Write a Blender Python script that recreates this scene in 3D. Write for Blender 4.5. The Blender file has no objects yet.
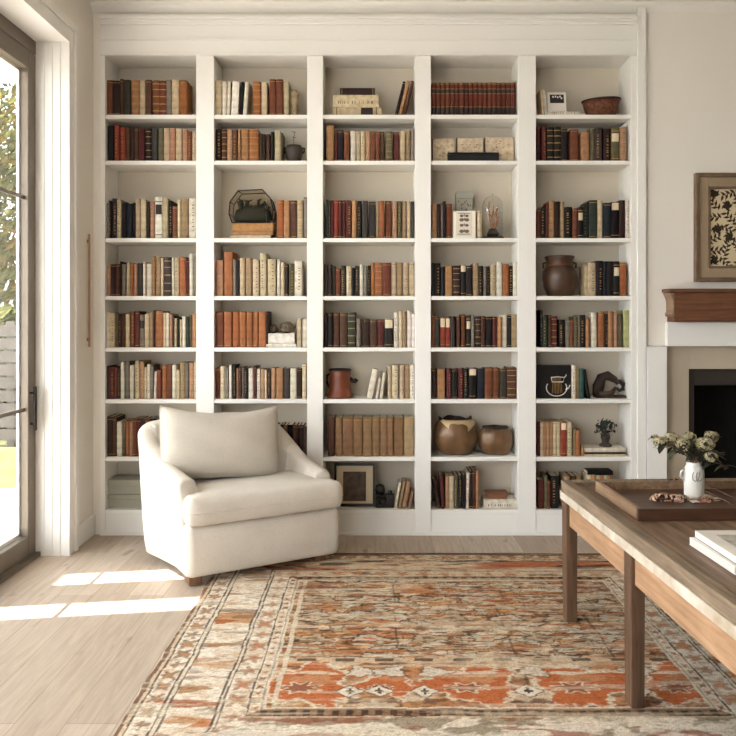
import bpy, math, random
import numpy as np
from mathutils import Vector, Matrix

C = bpy.context.scene.collection
RND = random.Random(7)
F = 780.0; CX = 375.0; CY = 317.0; EYE = 1.5
D = 5.36                       # front plane of the bookcase

def X(px, Y): return (px - CX) * Y / F
def Z(py, Y): return EYE - (py - CY) * Y / F

def lin(c):
    out = []
    for v in c[:3]:
        v = v / 255.0
        out.append(v / 12.92 if v <= 0.04045 else ((v + 0.055) / 1.055) ** 2.4)
    return tuple(out)

# ------------------------------------------------------------------ mesh builder
class MB:
    def __init__(s):
        s.v = []; s.f = []; s.m = []; s.s = []
    def add(s, verts, faces, m=0, smooth=False):
        o = len(s.v); s.v += [tuple(p) for p in verts]
        for f in faces:
            s.f.append([i + o for i in f]); s.m.append(m); s.s.append(smooth)
    def box(s, x0, x1, y0, y1, z0, z1, m=0):
        v = [(x0,y0,z0),(x1,y0,z0),(x1,y1,z0),(x0,y1,z0),(x0,y0,z1),(x1,y0,z1),(x1,y1,z1),(x0,y1,z1)]
        s.add(v, [(3,2,1,0),(4,5,6,7),(0,1,5,4),(1,2,6,5),(2,3,7,6),(3,0,4,7)], m); return s
    def loft(s, rings, m=0, smooth=True, closed=True, cap0=True, cap1=True):
        n = len(rings[0]); v = [p for r in rings for p in r]; f = []
        k = n if closed else n - 1
        for i in range(len(rings) - 1):
            for j in range(k):
                a = i*n + j; b = i*n + (j+1) % n
                f.append((a, b, b + n, a + n))
        if cap0: f.append(tuple(reversed(range(n))))
        if cap1: f.append(tuple((len(rings)-1)*n + j for j in range(n)))
        s.add(v, f, m, smooth); return s
    def lathe(s, prof, cx=0, cy=0, seg=28, m=0, smooth=True, wob=None, sx=1, sy=1):
        rings = []
        for i, (r, z) in enumerate(prof):
            ring = []
            for j in range(seg):
                a = 2*math.pi*j/seg
                rr = r * (wob(i, a) if wob else 1)
                ring.append((cx + sx*rr*math.cos(a), cy + sy*rr*math.sin(a), z))
            rings.append(ring)
        return s.loft(rings, m, smooth)
    def tube(s, pts, r, seg=8, m=0, smooth=True):
        pts = [Vector(p) for p in pts]; n = len(pts); rings = []
        up = Vector((0.13, 0.31, 0.94))
        for i, p in enumerate(pts):
            t = (pts[min(i+1,n-1)] - pts[max(i-1,0)]).normalized()
            a = t.cross(up)
            if a.length < 1e-3: a = t.cross(Vector((1,0,0)))
            a.normalize(); b = t.cross(a)
            rr = r[i] if isinstance(r, (list,tuple)) else r
            rings.append([tuple(p + a*rr*math.cos(2*math.pi*j/seg) + b*rr*math.sin(2*math.pi*j/seg)) for j in range(seg)])
        return s.loft(rings, m, smooth)
    def prism(s, poly, y0, y1, m=0):            # polygon in x,z extruded along y
        n = len(poly)
        v = [(x, y0, z) for x, z in poly] + [(x, y1, z) for x, z in poly]
        f = [tuple(range(n)), tuple(reversed(range(n, 2*n)))] + [((j+1) % n, j, j+n, (j+1) % n + n) for j in range(n)]
        s.add(v, f, m); return s
    def xform(s, M):
        s.v = [tuple(M @ Vector(p)) for p in s.v]; return s
    def build(s, name, mats, parent=None, bevel=0, sub=0, loc=None, segs=2):
        me = bpy.data.meshes.new(name)
        me.from_pydata(s.v, [], s.f)
        if not isinstance(mats, (list, tuple)): mats = [mats]
        for m in mats: me.materials.append(m)
        me.polygons.foreach_set('material_index', s.m)
        me.polygons.foreach_set('use_smooth', s.s)
        me.update()
        o = bpy.data.objects.new(name, me); C.objects.link(o)
        if parent is not None: o.parent = parent
        if loc is not None: o.location = loc
        if bevel:
            b = o.modifiers.new('edge', 'BEVEL'); b.width = bevel; b.segments = segs; b.limit_method = 'ANGLE'; b.angle_limit = 0.7
        if sub:
            b = o.modifiers.new('smooth', 'SUBSURF'); b.levels = sub; b.render_levels = sub
        return o

def empty(name, loc=(0,0,0), rz=0.0):
    o = bpy.data.objects.new(name, None); C.objects.link(o)
    o.location = loc; o.rotation_euler = (0, 0, rz); o.empty_display_size = 0.05
    return o
def tag(o, label, cat, group=None, kind=None):
    o['label'] = label; o['category'] = cat
    if group: o['group'] = group
    if kind: o['kind'] = kind
    return o
def struct(o, label=None, cat=None):
    o['kind'] = 'structure'
    if label: o['label'] = label
    if cat: o['category'] = cat
    return o

# ------------------------------------------------------------------ materials
def newmat(name):
    m = bpy.data.materials.new(name); m.use_nodes = True
    nt = m.node_tree; b = nt.nodes['Principled BSDF']
    return m, nt, b
def mat(name, rgb, rough=0.6, var=0.08, scale=6.0, bump=0.0, bscale=60.0, metal=0.0, rgb2=None, stretch=(1,1,1), spec=0.4, detail=4):
    m, nt, b = newmat(name); N = nt.nodes; L = nt.links
    tc = N.new('ShaderNodeTexCoord'); mp = N.new('ShaderNodeMapping'); mp.inputs['Scale'].default_value = stretch
    L.new(tc.outputs['Object'], mp.inputs['Vector'])
    no = N.new('ShaderNodeTexNoise'); no.inputs['Scale'].default_value = scale; no.inputs['Detail'].default_value = detail
    L.new(mp.outputs['Vector'], no.inputs['Vector'])
    c = lin(rgb)
    c2 = lin(rgb2) if rgb2 else tuple(max(0, x*(1-var*2)) for x in c)
    cr = N.new('ShaderNodeValToRGB')
    cr.color_ramp.elements[0].position = 0.3; cr.color_ramp.elements[1].position = 0.7
    cr.color_ramp.elements[0].color = (*c2, 1); cr.color_ramp.elements[1].color = (*c, 1)
    L.new(no.outputs['Fac'], cr.inputs['Fac']); L.new(cr.outputs['Color'], b.inputs['Base Color'])
    b.inputs['Roughness'].default_value = rough; b.inputs['Metallic'].default_value = metal
    b.inputs['Specular IOR Level'].default_value = spec
    if bump:
        n2 = N.new('ShaderNodeTexNoise'); n2.inputs['Scale'].default_value = bscale; n2.inputs['Detail'].default_value = 3
        L.new(mp.outputs['Vector'], n2.inputs['Vector'])
        bp = N.new('ShaderNodeBump'); bp.inputs['Strength'].default_value = bump; bp.inputs['Distance'].default_value = 0.01
        L.new(n2.outputs['Fac'], bp.inputs['Height']); L.new(bp.outputs['Normal'], b.inputs['Normal'])
    return m
def wood(name, c1, c2, c3, axis=0, scale=3.0, rough=0.55, bump=0.25):
    m, nt, b = newmat(name); N = nt.nodes; L = nt.links
    tc = N.new('ShaderNodeTexCoord'); mp = N.new('ShaderNodeMapping')
    s = [14, 14, 14]; s[axis] = 1.0
    mp.inputs['Scale'].default_value = s
    L.new(tc.outputs['Object'], mp.inputs['Vector'])
    no = N.new('ShaderNodeTexNoise'); no.inputs['Scale'].default_value = scale; no.inputs['Detail'].default_value = 8; no.inputs['Roughness'].default_value = 0.65
    no.inputs['Distortion'].default_value = 0.6
    L.new(mp.outputs['Vector'], no.inputs['Vector'])
    cr = N.new('ShaderNodeValToRGB'); e = cr.color_ramp.elements
    e[0].position = 0.3; e[0].color = (*lin(c1), 1); e[1].position = 0.7; e[1].color = (*lin(c3), 1)
    k = e.new(0.5); k.color = (*lin(c2), 1)
    L.new(no.outputs['Fac'], cr.inputs['Fac'])
    n3 = N.new('ShaderNodeTexNoise'); n3.inputs['Scale'].default_value = 5; n3.inputs['Detail'].default_value = 3
    L.new(tc.outputs['Object'], n3.inputs['Vector'])
    mx = N.new('ShaderNodeMix'); mx.data_type = 'RGBA'; mx.blend_type = 'MULTIPLY'; mx.inputs[0].default_value = 0.5
    r2 = N.new('ShaderNodeValToRGB'); r2.color_ramp.elements[0].position = 0.3; r2.color_ramp.elements[0].color = (0.55,0.52,0.5,1); r2.color_ramp.elements[1].position = 0.65
    L.new(n3.outputs['Fac'], r2.inputs['Fac'])
    L.new(cr.outputs['Color'], mx.inputs[6]); L.new(r2.outputs['Color'], mx.inputs[7])
    L.new(mx.outputs[2], b.inputs['Base Color'])
    b.inputs['Roughness'].default_value = rough; b.inputs['Specular IOR Level'].default_value = 0.35
    bp = N.new('ShaderNodeBump'); bp.inputs['Strength'].default_value = bump; bp.inputs['Distance'].default_value = 0.004
    L.new(no.outputs['Fac'], bp.inputs['Height']); L.new(bp.outputs['Normal'], b.inputs['Normal'])
    return m
def glassmat(name, tint=(1,1,1), refl=0.08):
    m = bpy.data.materials.new(name); m.use_nodes = True; nt = m.node_tree; N = nt.nodes; L = nt.links
    for n in list(N): N.remove(n)
    out = N.new('ShaderNodeOutputMaterial'); t = N.new('ShaderNodeBsdfTransparent'); t.inputs['Color'].default_value = (*tint, 1)
    g = N.new('ShaderNodeBsdfGlossy'); g.inputs['Roughness'].default_value = 0.02
    fr = N.new('ShaderNodeLayerWeight'); fr.inputs['Blend'].default_value = 0.25
    no = N.new('ShaderNodeTexNoise'); no.inputs['Scale'].default_value = 3
    ml = N.new('ShaderNodeMath'); ml.operation = 'MULTIPLY'; ml.inputs[1].default_value = refl * 3
    L.new(fr.outputs['Facing'], ml.inputs[0])
    bp = N.new('ShaderNodeBump'); bp.inputs['Strength'].default_value = 0.01
    L.new(no.outputs['Fac'], bp.inputs['Height']); L.new(bp.outputs['Normal'], g.inputs['Normal'])
    mx = N.new('ShaderNodeMixShader'); L.new(ml.outputs['Value'], mx.inputs[0]); L.new(t.outputs[0], mx.inputs[1]); L.new(g.outputs[0], mx.inputs[2])
    L.new(mx.outputs[0], out.inputs['Surface'])
    return m

M_wall   = mat('wall_paint', (231,226,217), 0.85, 0.01, 2.0, 0.02, 120)
M_white  = mat('white_paint', (232,230,225), 0.55, 0.01, 3.0)
M_backshade   = mat('shaded_shelf_white', (202,192,175), 0.75, 0.015, 2.0)  # shelf white darkened, the shade of the recesses is in the colour
M_ceil   = mat('ceiling_paint', (230,227,221), 0.9, 0.01)
M_bronze = mat('bronze_metal', (112,101,88), 0.4, 0.06, 5, metal=0.2)
M_bead   = mat('pale_glazing_bead', (206,200,190), 0.5, 0.03)
M_dark   = mat('dark_metal', (36,32,30), 0.4, 0.06, 8, metal=0.5)
M_black  = mat('black_firebox', (20,17,16), 0.9, 0.1, 6)
M_blackm = mat('black_gloss', (26,24,24), 0.35, 0.08, 8)
M_glass  = glassmat('clear_glass')
M_dome   = glassmat('dome_glass', (0.93,0.93,0.91), 0.3)
M_smoke  = glassmat('smoked_glass', (0.85,0.82,0.76), 0.2)
M_linen  = None
M_page   = mat('page_paper', (214,198,168), 0.9, 0.12, 10, 0.2, 300, stretch=(40,1,1))
M_pagew  = mat('white_page_paper', (228,222,210), 0.9, 0.05, 10, stretch=(1,1,40))
M_gilt   = mat('gilt_band', (176,134,78), 0.45, 0.15, 60)
M_bdark  = mat('dark_band', (44,30,26), 0.6, 0.1, 40)
M_bcream = mat('cream_label', (222,204,172), 0.7, 0.08, 40)
M_ink    = mat('ink_mark', (112,94,78), 0.7, 0.1, 60)
M_mantel = wood('mantel_wood', (84,52,36), (112,72,50), (130,88,62), 0)
M_foot   = wood('foot_wood', (84,60,42), (112,80,56), (134,98,70), 2)
M_top    = wood('table_top_wood', (76,59,46), (116,93,73), (148,123,99), 1, 2.0, 0.5)
M_rim    = wood('table_rim_wood', (88,73,58), (124,106,87), (152,133,111), 1, 2.4, 0.6)
M_leg    = wood('table_leg_wood', (70,51,38), (92,68,50), (114,86,64), 2, 2.4)
M_apron  = wood('table_apron_wood', (142,108,80), (168,132,100), (188,152,120), 1, 2.4)
M_chip   = mat('chipped_white_paint', (204,197,184), 0.6, 0.1, 9, 0.2, 40, rgb2=(158,140,118))
M_tray   = wood('tray_wood', (62,42,32), (80,54,40), (100,70,52), 0, 2.4, 0.4)
M_trayl  = wood('tray_side_wood', (112,88,68), (144,116,90), (168,140,112), 1, 2.4, 0.5)
M_stone  = mat('mottled_stone', (190,170,136), 0.8, 0.2, 60, 0.5, 80, rgb2=(110,90,66))
M_clay   = mat('dark_clay', (62,52,44), 0.55, 0.12, 12, 0.3, 30)
M_jar    = mat('brown_glaze', (84,62,48), 0.35, 0.2, 9, 0.2, 25, rgb2=(54,39,31))
M_copper = mat('copper_brown', (120,62,38), 0.4, 0.15, 10, 0.1, 25)
M_gold   = mat('aged_gold_ceramic', (128,98,68), 0.28, 0.15, 8, 0.25, 14, metal=0.25, rgb2=(86,62,42))
M_basket = mat('woven_brown', (120,70,44), 0.7, 0.2, 50, 0.8, 90, rgb2=(70,38,26))
M_sbox   = mat('grey_box_board', (160,158,144), 0.8, 0.06, 8)
M_fibre  = mat('grey_wicker', (128,112,92), 0.85, 0.2, 60, 0.9, 80, rgb2=(70,58,46))
M_drift  = mat('driftwood_dark', (58,42,34), 0.7, 0.2, 14, 0.6, 30, rgb2=(30,22,20))
M_leafd  = mat('dark_leaf', (46,50,38), 0.6, 0.2, 20, rgb2=(28,28,22))
M_leafg  = mat('sage_leaf', (84,88,64), 0.6, 0.2, 20, rgb2=(52,56,42))
M_petal  = mat('cream_petal', (196,184,150), 0.8, 0.12, 40, rgb2=(140,128,92))
M_petalp = mat('pink_dried_petal', (196,150,124), 0.8, 0.15, 40, rgb2=(128,84,66))
M_twig   = mat('twig_bark', (120,86,62), 0.8, 0.15, 30)
M_cer    = mat('white_ceramic', (218,214,206), 0.3, 0.02, 10)
M_cergr  = mat('grey_drawn_glaze', (140,136,132), 0.4, 0.1, 30)
M_cloth  = mat('white_cloth', (232,226,218), 0.9, 0.03, 30, 0.2, 200)
M_whitec = mat('white_book_cover', (232,230,226), 0.5, 0.01, 5)
M_greyc  = mat('pale_grey_cover', (226,220,210), 0.6, 0.06, 12, rgb2=(212,205,196))
M_print  = mat('faded_print', (214,200,174), 0.8, 0.1, 26, rgb2=(176,152,122), detail=6)
M_sepia  = mat('sepia_photo', (98,82,68), 0.6, 0.2, 22, rgb2=(44,36,32), detail=6)
M_matb   = mat('cream_mat_board', (206,190,160), 0.9, 0.02)
M_taupe  = mat('taupe_frame', (120,98,76), 0.5, 0.08, 12, rgb2=(96,76,58))
M_slip   = mat('surround_plaster', (190,178,158), 0.8, 0.04, 5)
M_iron   = mat('fire_frame_iron', (52,46,42), 0.6, 0.06)
M_cream  = mat('cream_art_paper', (214,196,160), 0.85, 0.06, 8)

def cover_material():
    m, nt, b = newmat('book_cover'); N = nt.nodes; L = nt.links
    oi = N.new('ShaderNodeObjectInfo'); tc = N.new('ShaderNodeTexCoord')
    no = N.new('ShaderNodeTexNoise'); no.inputs['Scale'].default_value = 26; no.inputs['Detail'].default_value = 5
    L.new(tc.outputs['Object'], no.inputs['Vector'])
    r = N.new('ShaderNodeValToRGB'); r.color_ramp.elements[0].position = 0.3; r.color_ramp.elements[0].color = (0.55,0.53,0.51,1)
    r.color_ramp.elements[1].position = 0.7; r.color_ramp.elements[1].color = (1.0,0.97,0.94,1)
    L.new(no.outputs['Fac'], r.inputs['Fac'])
    mx = N.new('ShaderNodeMix'); mx.data_type = 'RGBA'; mx.blend_type = 'MULTIPLY'; mx.inputs[0].default_value = 1
    L.new(oi.outputs['Color'], mx.inputs[6]); L.new(r.outputs['Color'], mx.inputs[7]); L.new(mx.outputs[2], b.inputs['Base Color'])
    b.inputs['Roughness'].default_value = 0.6; b.inputs['Specular IOR Level'].default_value = 0.2
    bp = N.new('ShaderNodeBump'); bp.inputs['Strength'].default_value = 0.15; bp.inputs['Distance'].default_value = 0.003
    L.new(no.outputs['Fac'], bp.inputs['Height']); L.new(bp.outputs['Normal'], b.inputs['Normal'])
    return m
M_cover = cover_material()

def linen_material(name, rgb):
    m, nt, b = newmat(name); N = nt.nodes; L = nt.links
    tc = N.new('ShaderNodeTexCoord')
    no = N.new('ShaderNodeTexNoise'); no.inputs['Scale'].default_value = 5; no.inputs['Detail'].default_value = 5
    fine = N.new('ShaderNodeTexNoise'); fine.inputs['Scale'].default_value = 260; fine.inputs['Detail'].default_value = 2
    L.new(tc.outputs['Object'], no.inputs['Vector']); L.new(tc.outputs['Object'], fine.inputs['Vector'])
    c = lin(rgb)
    r = N.new('ShaderNodeValToRGB'); r.color_ramp.elements[0].position = 0.3; r.color_ramp.elements[0].color = (*[x*0.74 for x in c], 1)
    r.color_ramp.elements[1].position = 0.7; r.color_ramp.elements[1].color = (*c, 1)
    mx = N.new('ShaderNodeMath'); mx.operation = 'MULTIPLY_ADD'; mx.inputs[1].default_value = 0.4; 
    L.new(no.outputs['Fac'], mx.inputs[0])
    m2 = N.new('ShaderNodeMath'); m2.operation = 'MULTIPLY'; m2.inputs[1].default_value = 0.6; L.new(fine.outputs['Fac'], m2.inputs[0])
    L.new(m2.outputs[0], mx.inputs[2]); L.new(mx.outputs[0], r.inputs['Fac']); L.new(r.outputs['Color'], b.inputs['Base Color'])
    b.inputs['Roughness'].default_value = 0.95; b.inputs['Specular IOR Level'].default_value = 0.15
    b.inputs['Sheen Weight'].default_value = 0.15
    b1 = N.new('ShaderNodeBump'); b1.inputs['Strength'].default_value = 0.25; b1.inputs['Distance'].default_value = 0.02
    b2 = N.new('ShaderNodeBump'); b2.inputs['Strength'].default_value = 0.3; b2.inputs['Distance'].default_value = 0.002
    L.new(no.outputs['Fac'], b1.inputs['Height']); L.new(fine.outputs['Fac'], b2.inputs['Height'])
    L.new(b1.outputs['Normal'], b2.inputs['Normal']); L.new(b2.outputs['Normal'], b.inputs['Normal'])
    return m
M_linen = linen_material('linen_upholstery', (219,211,199))
M_pillow = linen_material('pillow_linen', (206,198,185))

def floor_material():
    m, nt, b = newmat('oak_planks'); N = nt.nodes; L = nt.links
    tc = N.new('ShaderNodeTexCoord'); mp = N.new('ShaderNodeMapping'); mp.inputs['Rotation'].default_value = (0, 0, math.radians(90))
    L.new(tc.outputs['Object'], mp.inputs['Vector'])
    br = N.new('ShaderNodeTexBrick'); br.inputs['Scale'].default_value = 1.0
    br.inputs['Brick Width'].default_value = 2.1; br.inputs['Row Height'].default_value = 0.19; br.inputs['Mortar Size'].default_value = 0.0018
    br.inputs['Mortar Smooth'].default_value = 0.1; br.inputs['Bias'].default_value = 0.0; br.offset = 0.37
    br.inputs['Color1'].default_value = (*lin((188,174,158)), 1); br.inputs['Color2'].default_value = (*lin((166,149,132)), 1); br.inputs['Mortar'].default_value = (*lin((150,132,114)), 1)
    L.new(mp.outputs['Vector'], br.inputs['Vector'])
    m2 = N.new('ShaderNodeMapping'); m2.inputs['Scale'].default_value = (12, 0.9, 1); L.new(tc.outputs['Object'], m2.inputs['Vector'])
    no = N.new('ShaderNodeTexNoise'); no.inputs['Scale'].default_value = 3; no.inputs['Detail'].default_value = 8; no.inputs['Roughness'].default_value = 0.65; no.inputs['Distortion'].default_value = 0.8
    L.new(m2.outputs['Vector'], no.inputs['Vector'])
    r = N.new('ShaderNodeValToRGB'); r.color_ramp.elements[0].position = 0.3; r.color_ramp.elements[0].color = (0.74,0.7,0.66,1); r.color_ramp.elements[1].position = 0.62; r.color_ramp.elements[1].color = (1.05,1.05,1.05,1)
    L.new(no.outputs['Fac'], r.inputs['Fac'])
    # knots
    m3 = N.new('ShaderNodeMapping'); m3.inputs['Scale'].default_value = (5, 1.6, 1); L.new(tc.outputs['Object'], m3.inputs['Vector'])
    kn = N.new('ShaderNodeTexNoise'); kn.inputs['Scale'].default_value = 2.2; kn.inputs['Detail'].default_value = 2; L.new(m3.outputs['Vector'], kn.inputs['Vector'])
    kr = N.new('ShaderNodeValToRGB'); kr.color_ramp.elements[0].position = 0.26; kr.color_ramp.elements[0].color = (0.5,0.43,0.37,1); kr.color_ramp.elements[1].position = 0.34; kr.color_ramp.elements[1].color = (1,1,1,1)
    L.new(kn.outputs['Fac'], kr.inputs['Fac'])
    x1 = N.new('ShaderNodeMix'); x1.data_type = 'RGBA'; x1.blend_type = 'MULTIPLY'; x1.inputs[0].default_value = 0.8
    L.new(br.outputs['Color'], x1.inputs[6]); L.new(r.outputs['Color'], x1.inputs[7])
    x2 = N.new('ShaderNodeMix'); x2.data_type = 'RGBA'; x2.blend_type = 'MULTIPLY'; x2.inputs[0].default_value = 0.7
    L.new(x1.outputs[2], x2.inputs[6]); L.new(kr.outputs['Color'], x2.inputs[7])
    L.new(x2.outputs[2], b.inputs['Base Color']); b.inputs['Roughness'].default_value = 0.5; b.inputs['Specular IOR Level'].default_value = 0.3
    bp = N.new('ShaderNodeBump'); bp.inputs['Strength'].default_value = 0.12; bp.inputs['Distance'].default_value = 0.003
    L.new(no.outputs['Fac'], bp.inputs['Height']); L.new(bp.outputs['Normal'], b.inputs['Normal'])
    return m
M_floor = floor_material()

# ------------------------------------------------------------------ room shell
XL = X(92, D)                 # left wall face
CEIL = 3.655
struct(MB().box(-2.35, 4.4, -3.0, 6.1, -0.12, 0.0).build('floor', M_floor), 'pale oak plank floor running under the rug', 'floor')
struct(MB().box(-2.35, 4.4, -3.0, 6.1, CEIL, CEIL+0.12).build('ceiling', M_ceil))
YW = D + 0.02
YB = D + 0.275                # inner back plane of bookcase
# back wall
w = MB(); w.box(-2.35, X(660, D), YB+0.02, YB+0.12, 0, CEIL); w.box(X(660, D), 4.4, YB+0.02, YB+0.12, Z(346, D), CEIL)
w.box(-2.35, X(101, D), YW, YB+0.02, 0, CEIL)                      # return beside bookcase
w.box(X(101, D), X(645, D), YW, YB+0.02, Z(19, D), CEIL)           # above the bookcase
struct(w.build('wall_back', M_wall))
XR0 = X(645, D); FC = 2.77; OW = 0.6                               # fireplace centre, half opening
w = MB(); zt = Z(346, D)
w.box(XR0, 4.4, YW, YB+0.02, zt, CEIL)
w.box(FC+(FC-2.0), 4.4, YW, YB+0.02, 0, zt)
struct(w.build('wall_chimney', M_wall))
struct(MB().box(X(637, D), XR0+0.006, D-0.012, YW+0.03, 0, Z(8, D)).build('trim_1', M_white, bevel=0.004))
# cornice on the back wall
m = MB(); m.prism([(0,0),(-0.05,0.035),(-0.05,0.06),(0,0.06)], 0, 1)
m.v = [(XL + y*(4.4-XL), YW + x, z + CEIL - 0.06) for x, y, z in m.v]
struct(m.build('trim_2', M_white))
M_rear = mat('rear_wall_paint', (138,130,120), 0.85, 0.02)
w = MB(); w.box(-1.0, 4.4, -3.0, -2.9, 0, CEIL); w.box(-1.9, -1.0, -3.0, -2.9, 3.0, CEIL); w.box(-1.9, -1.0, -3.0, -2.9, 0, 0.3)
struct(w.build('wall_rear', M_rear))
# right wall
struct(MB().box(4.4, 4.5, -3.0, 6.1, 0, CEIL).build('wall_right', M_rear))

# left wall with the glazed door opening
YJ = 4.91; XD = -2.13; HEAD = Z(45, 4.99)
YN = 1.95
w = MB()
w.box(-2.20, XL, YJ, YB+0.02, 0, CEIL)
w.box(-2.20, XL, YN, YJ, HEAD, CEIL)
w.box(-2.20, XL, 1.4, YN, 0, CEIL); w.box(-2.20, XL, -3.0, -0.1, 0, CEIL); w.box(-2.20, XL, -0.1, 1.4, HEAD, CEIL)
struct(w.build('wall_left', M_wall))
# reveal lining and casing
t = MB()
t.box(-2.20, XL+0.026, YJ-0.012, YJ-0.0003, 0, HEAD-0.0003); t.box(-2.20, XL+0.026, YN+0.0003, YN+0.012, 0, HEAD-0.0003); t.box(-2.20, XL+0.026, YN+0.012, YJ-0.012, HEAD-0.012, HEAD-0.0003)
for q in (0.05, 0.10, 0.15): t.box(XD+q-0.004, XD+q+0.004, YJ-0.018, YJ-0.012, 0, HEAD-0.02)
struct(t.build('trim_3', M_white))
t = MB(); cw = 0.115
for (a, b, d) in ((0.0, 0.016, 0.026), (0.016, 0.085, 0.018), (0.085, 0.127, 0.032)):
    t.box(XL, XL+d, YJ+a, YJ+b, 0, HEAD+b); t.box(XL, XL+d, YN-b, YN-a, 0, HEAD+b)
    t.box(XL, XL+d, YN-a, YJ+a, HEAD+a, HEAD+b)
struct(t.build('trim_4', M_white))
struct(MB().box(XL, XL+0.016, YJ+cw+0.012, YW, 0, 0.14).build('baseboard_left', M_white, bevel=0.004))
# doors
def door(n, y0, y1, handle):
    zt = 3.14; zb = 0.03; st = 0.105
    fr = MB()
    fr.box(XD-0.05, XD, y0, y0+st, zb, zt); fr.box(XD-0.05, XD, y1-st, y1, zb, zt)
    fr.box(XD-0.05, XD, y0+st, y1-st, zb, 0.15); fr.box(XD-0.05, XD, y0+st, y1-st, 3.03, zt)
    d = struct(fr.build('door_%d' % n, M_bronze, bevel=0.004))
    MB().box(XD-0.03, XD-0.024, y0+st, y1-st, 0.15, 3.03).build('glass_pane', M_glass, d)
    for z in (0.93, 2.235):
        MB().box(XD-0.034, XD-0.020, y0+st, y1-st, z-0.011, z+0.011).build('muntin', M_bronze, d)
    bd = MB(); w = 0.02
    bd.box(XD-0.065, XD-0.05, y0+st-0.005, y0+st+w, 0.15, 3.03); bd.box(XD-0.065, XD-0.05, y1-st-w, y1-st+0.005, 0.15, 3.03)
    bd.box(XD-0.065, XD-0.05, y0+st, y1-st, 0.15-0.005, 0.15+w); bd.box(XD-0.065, XD-0.05, y0+st, y1-st, 3.03-w, 3.035)
    bd.build('glazing_bead', M_bead, d)
    if handle:
        h = MB(); yy = y1-0.075
        h.tube([(XD+0.028, yy, 0.80), (XD+0.028, yy, 1.07)], 0.011, 10); h.tube([(XD, yy, 0.84), (XD+0.028, yy, 0.84)], 0.008, 8); h.tube([(XD, yy, 1.03), (XD+0.028, yy, 1.03)], 0.008, 8)
        hh = h.build('handle', M_dark, d)
door(1, 4.175, YJ-0.012, True); door(2, 3.435, 4.165, False); door(3, 2.695, 3.425, False); door(4, YN+0.012, 2.685, False)
t = MB(); t.box(XD-0.12, XD+0.03, YN+0.012, YJ-0.012, 0, 0.028); struct(t.build('door_threshold', M_bronze))
t = MB(); t.box(XD-0.06, XD+0.0, YN+0.012, YJ-0.012, 3.145, HEAD-0.012); struct(t.build('door_head_frame', M_bronze))
# upright wooden rail on the left wall
r = empty('pull_rail', (XL, 5.27, Z(347, 5.27)))
hz = (347-234)*5.27/F
MB().box(0.010, 0.020, -0.009, 0.009, 0, hz).build('bar', mat('copper_wood', (168,124,92), 0.5, 0.08, 10), r, bevel=0.003)
for z in (0.05, hz-0.05): MB().box(0, 0.014, -0.006, 0.006, z-0.01, z+0.01).build('bracket', bpy.data.materials['copper_wood'], r)
tag(r, 'slim upright wooden rail fixed to white wall between glazed door and bookcase', 'wall rail')

# ------------------------------------------------------------------ outdoors
struct(MB().box(-30, -2.35, -10, 40, -0.25, -0.05).build('exterior_ground', mat('garden_lawn', (92,92,60), 0.9, 0.2, 4, rgb2=(72,74,46), spec=0)))
struct(MB().box(-7, -2.35, -10, 6.9, -0.06, -0.02).build('exterior_patio', mat('patio_stone', (206,200,190), 0.8, 0.05, 3)))
# unseen blocker added outside, its two slots shape the sun patches
z0, z1 = 3.3, 3.36
SX, SY = 0.60, 0.09
pr = MB()
def slot_line(x, xc, yc, hw):            # y at blocker height of a slot edge
    return yc + 0.15*(x - xc) + hw
def rp(x, y): return (x - z0*SX, y - z0*SY)
xA, yA, hA = -1.5, 4.485, 0.10
xB, yB_, hB = -1.4, 4.02, 0.085
xs = (-2.20, -0.20)
def strip(lo, hi, xa, xb):
    P4 = []
    for x, fn in ((xa, lo), (xb, lo), (xb, hi), (xa, hi)):
        X0, Y0 = rp(x, fn(x)); P4.append((X0, Y0))
    v = [(a, b, z0) for a, b in P4] + [(a, b, z1) for a, b in P4]
    pr.add(v, [(3,2,1,0),(4,5,6,7),(0,1,5,4),(1,2,6,5),(2,3,7,6),(3,0,4,7)])
A = lambda s: (lambda x: slot_line(x, xA, yA, s*hA))
B = lambda s: (lambda x: slot_line(x, xB, yB_, s*hB))
strip(lambda x: 1.6, B(-1), -2.2, -0.24); strip(B(1), A(-1), -2.2, -0.24); strip(A(1), lambda x: 6.3, -2.2, -0.24)
strip(A(-1), A(1), -2.2, -1.83); strip(A(-1), A(1), -0.98, -0.24); strip(B(-1), B(1), -0.92, -0.24)
pr_o = pr.build('sun_blocker', M_white); struct(pr_o)  # added out of view to cut the sunlight into strips
for y in (1.7, 6.2):
    o = MB().box(-4.3, -4.18, y, y+0.12, -0.05, 3.42).build('blocker_post', M_white)  # posts added to carry the sun blocker
    tag(o, 'white post outside under added sun blocker, ' + ('behind the camera side of the doors' if y < 3 else 'beyond the glazed doors'), 'post', 'sun blocker posts')
fe = empty('garden_fence', (-4.2, 9.3, -0.05))
for k in range(9):
    z = 0.08 + k*0.155
    MB().box(-5, 1.6, -0.012, 0.012, z, z+0.13).build('board', wood('fence_wood', (58,52,46), (70,62,54), (82,72,62), 0) if k == 0 else bpy.data.materials['fence_wood'], fe)
for k in range(5):
    MB().box(-5+k*1.6, -4.91+k*1.6, 0.012, 0.1, 0, 1.5).build('post', bpy.data.materials['fence_wood'], fe)
tag(fe, 'grey board fence across the garden beyond the glazed door', 'fence')
M_out1 = mat('sunlit_leaf', (96,96,52), 0.9, 0.3, 3, rgb2=(52,56,28), spec=0); M_out2 = mat('golden_leaf', (132,112,54), 0.9, 0.2, 3, rgb2=(84,74,34), spec=0)
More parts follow.
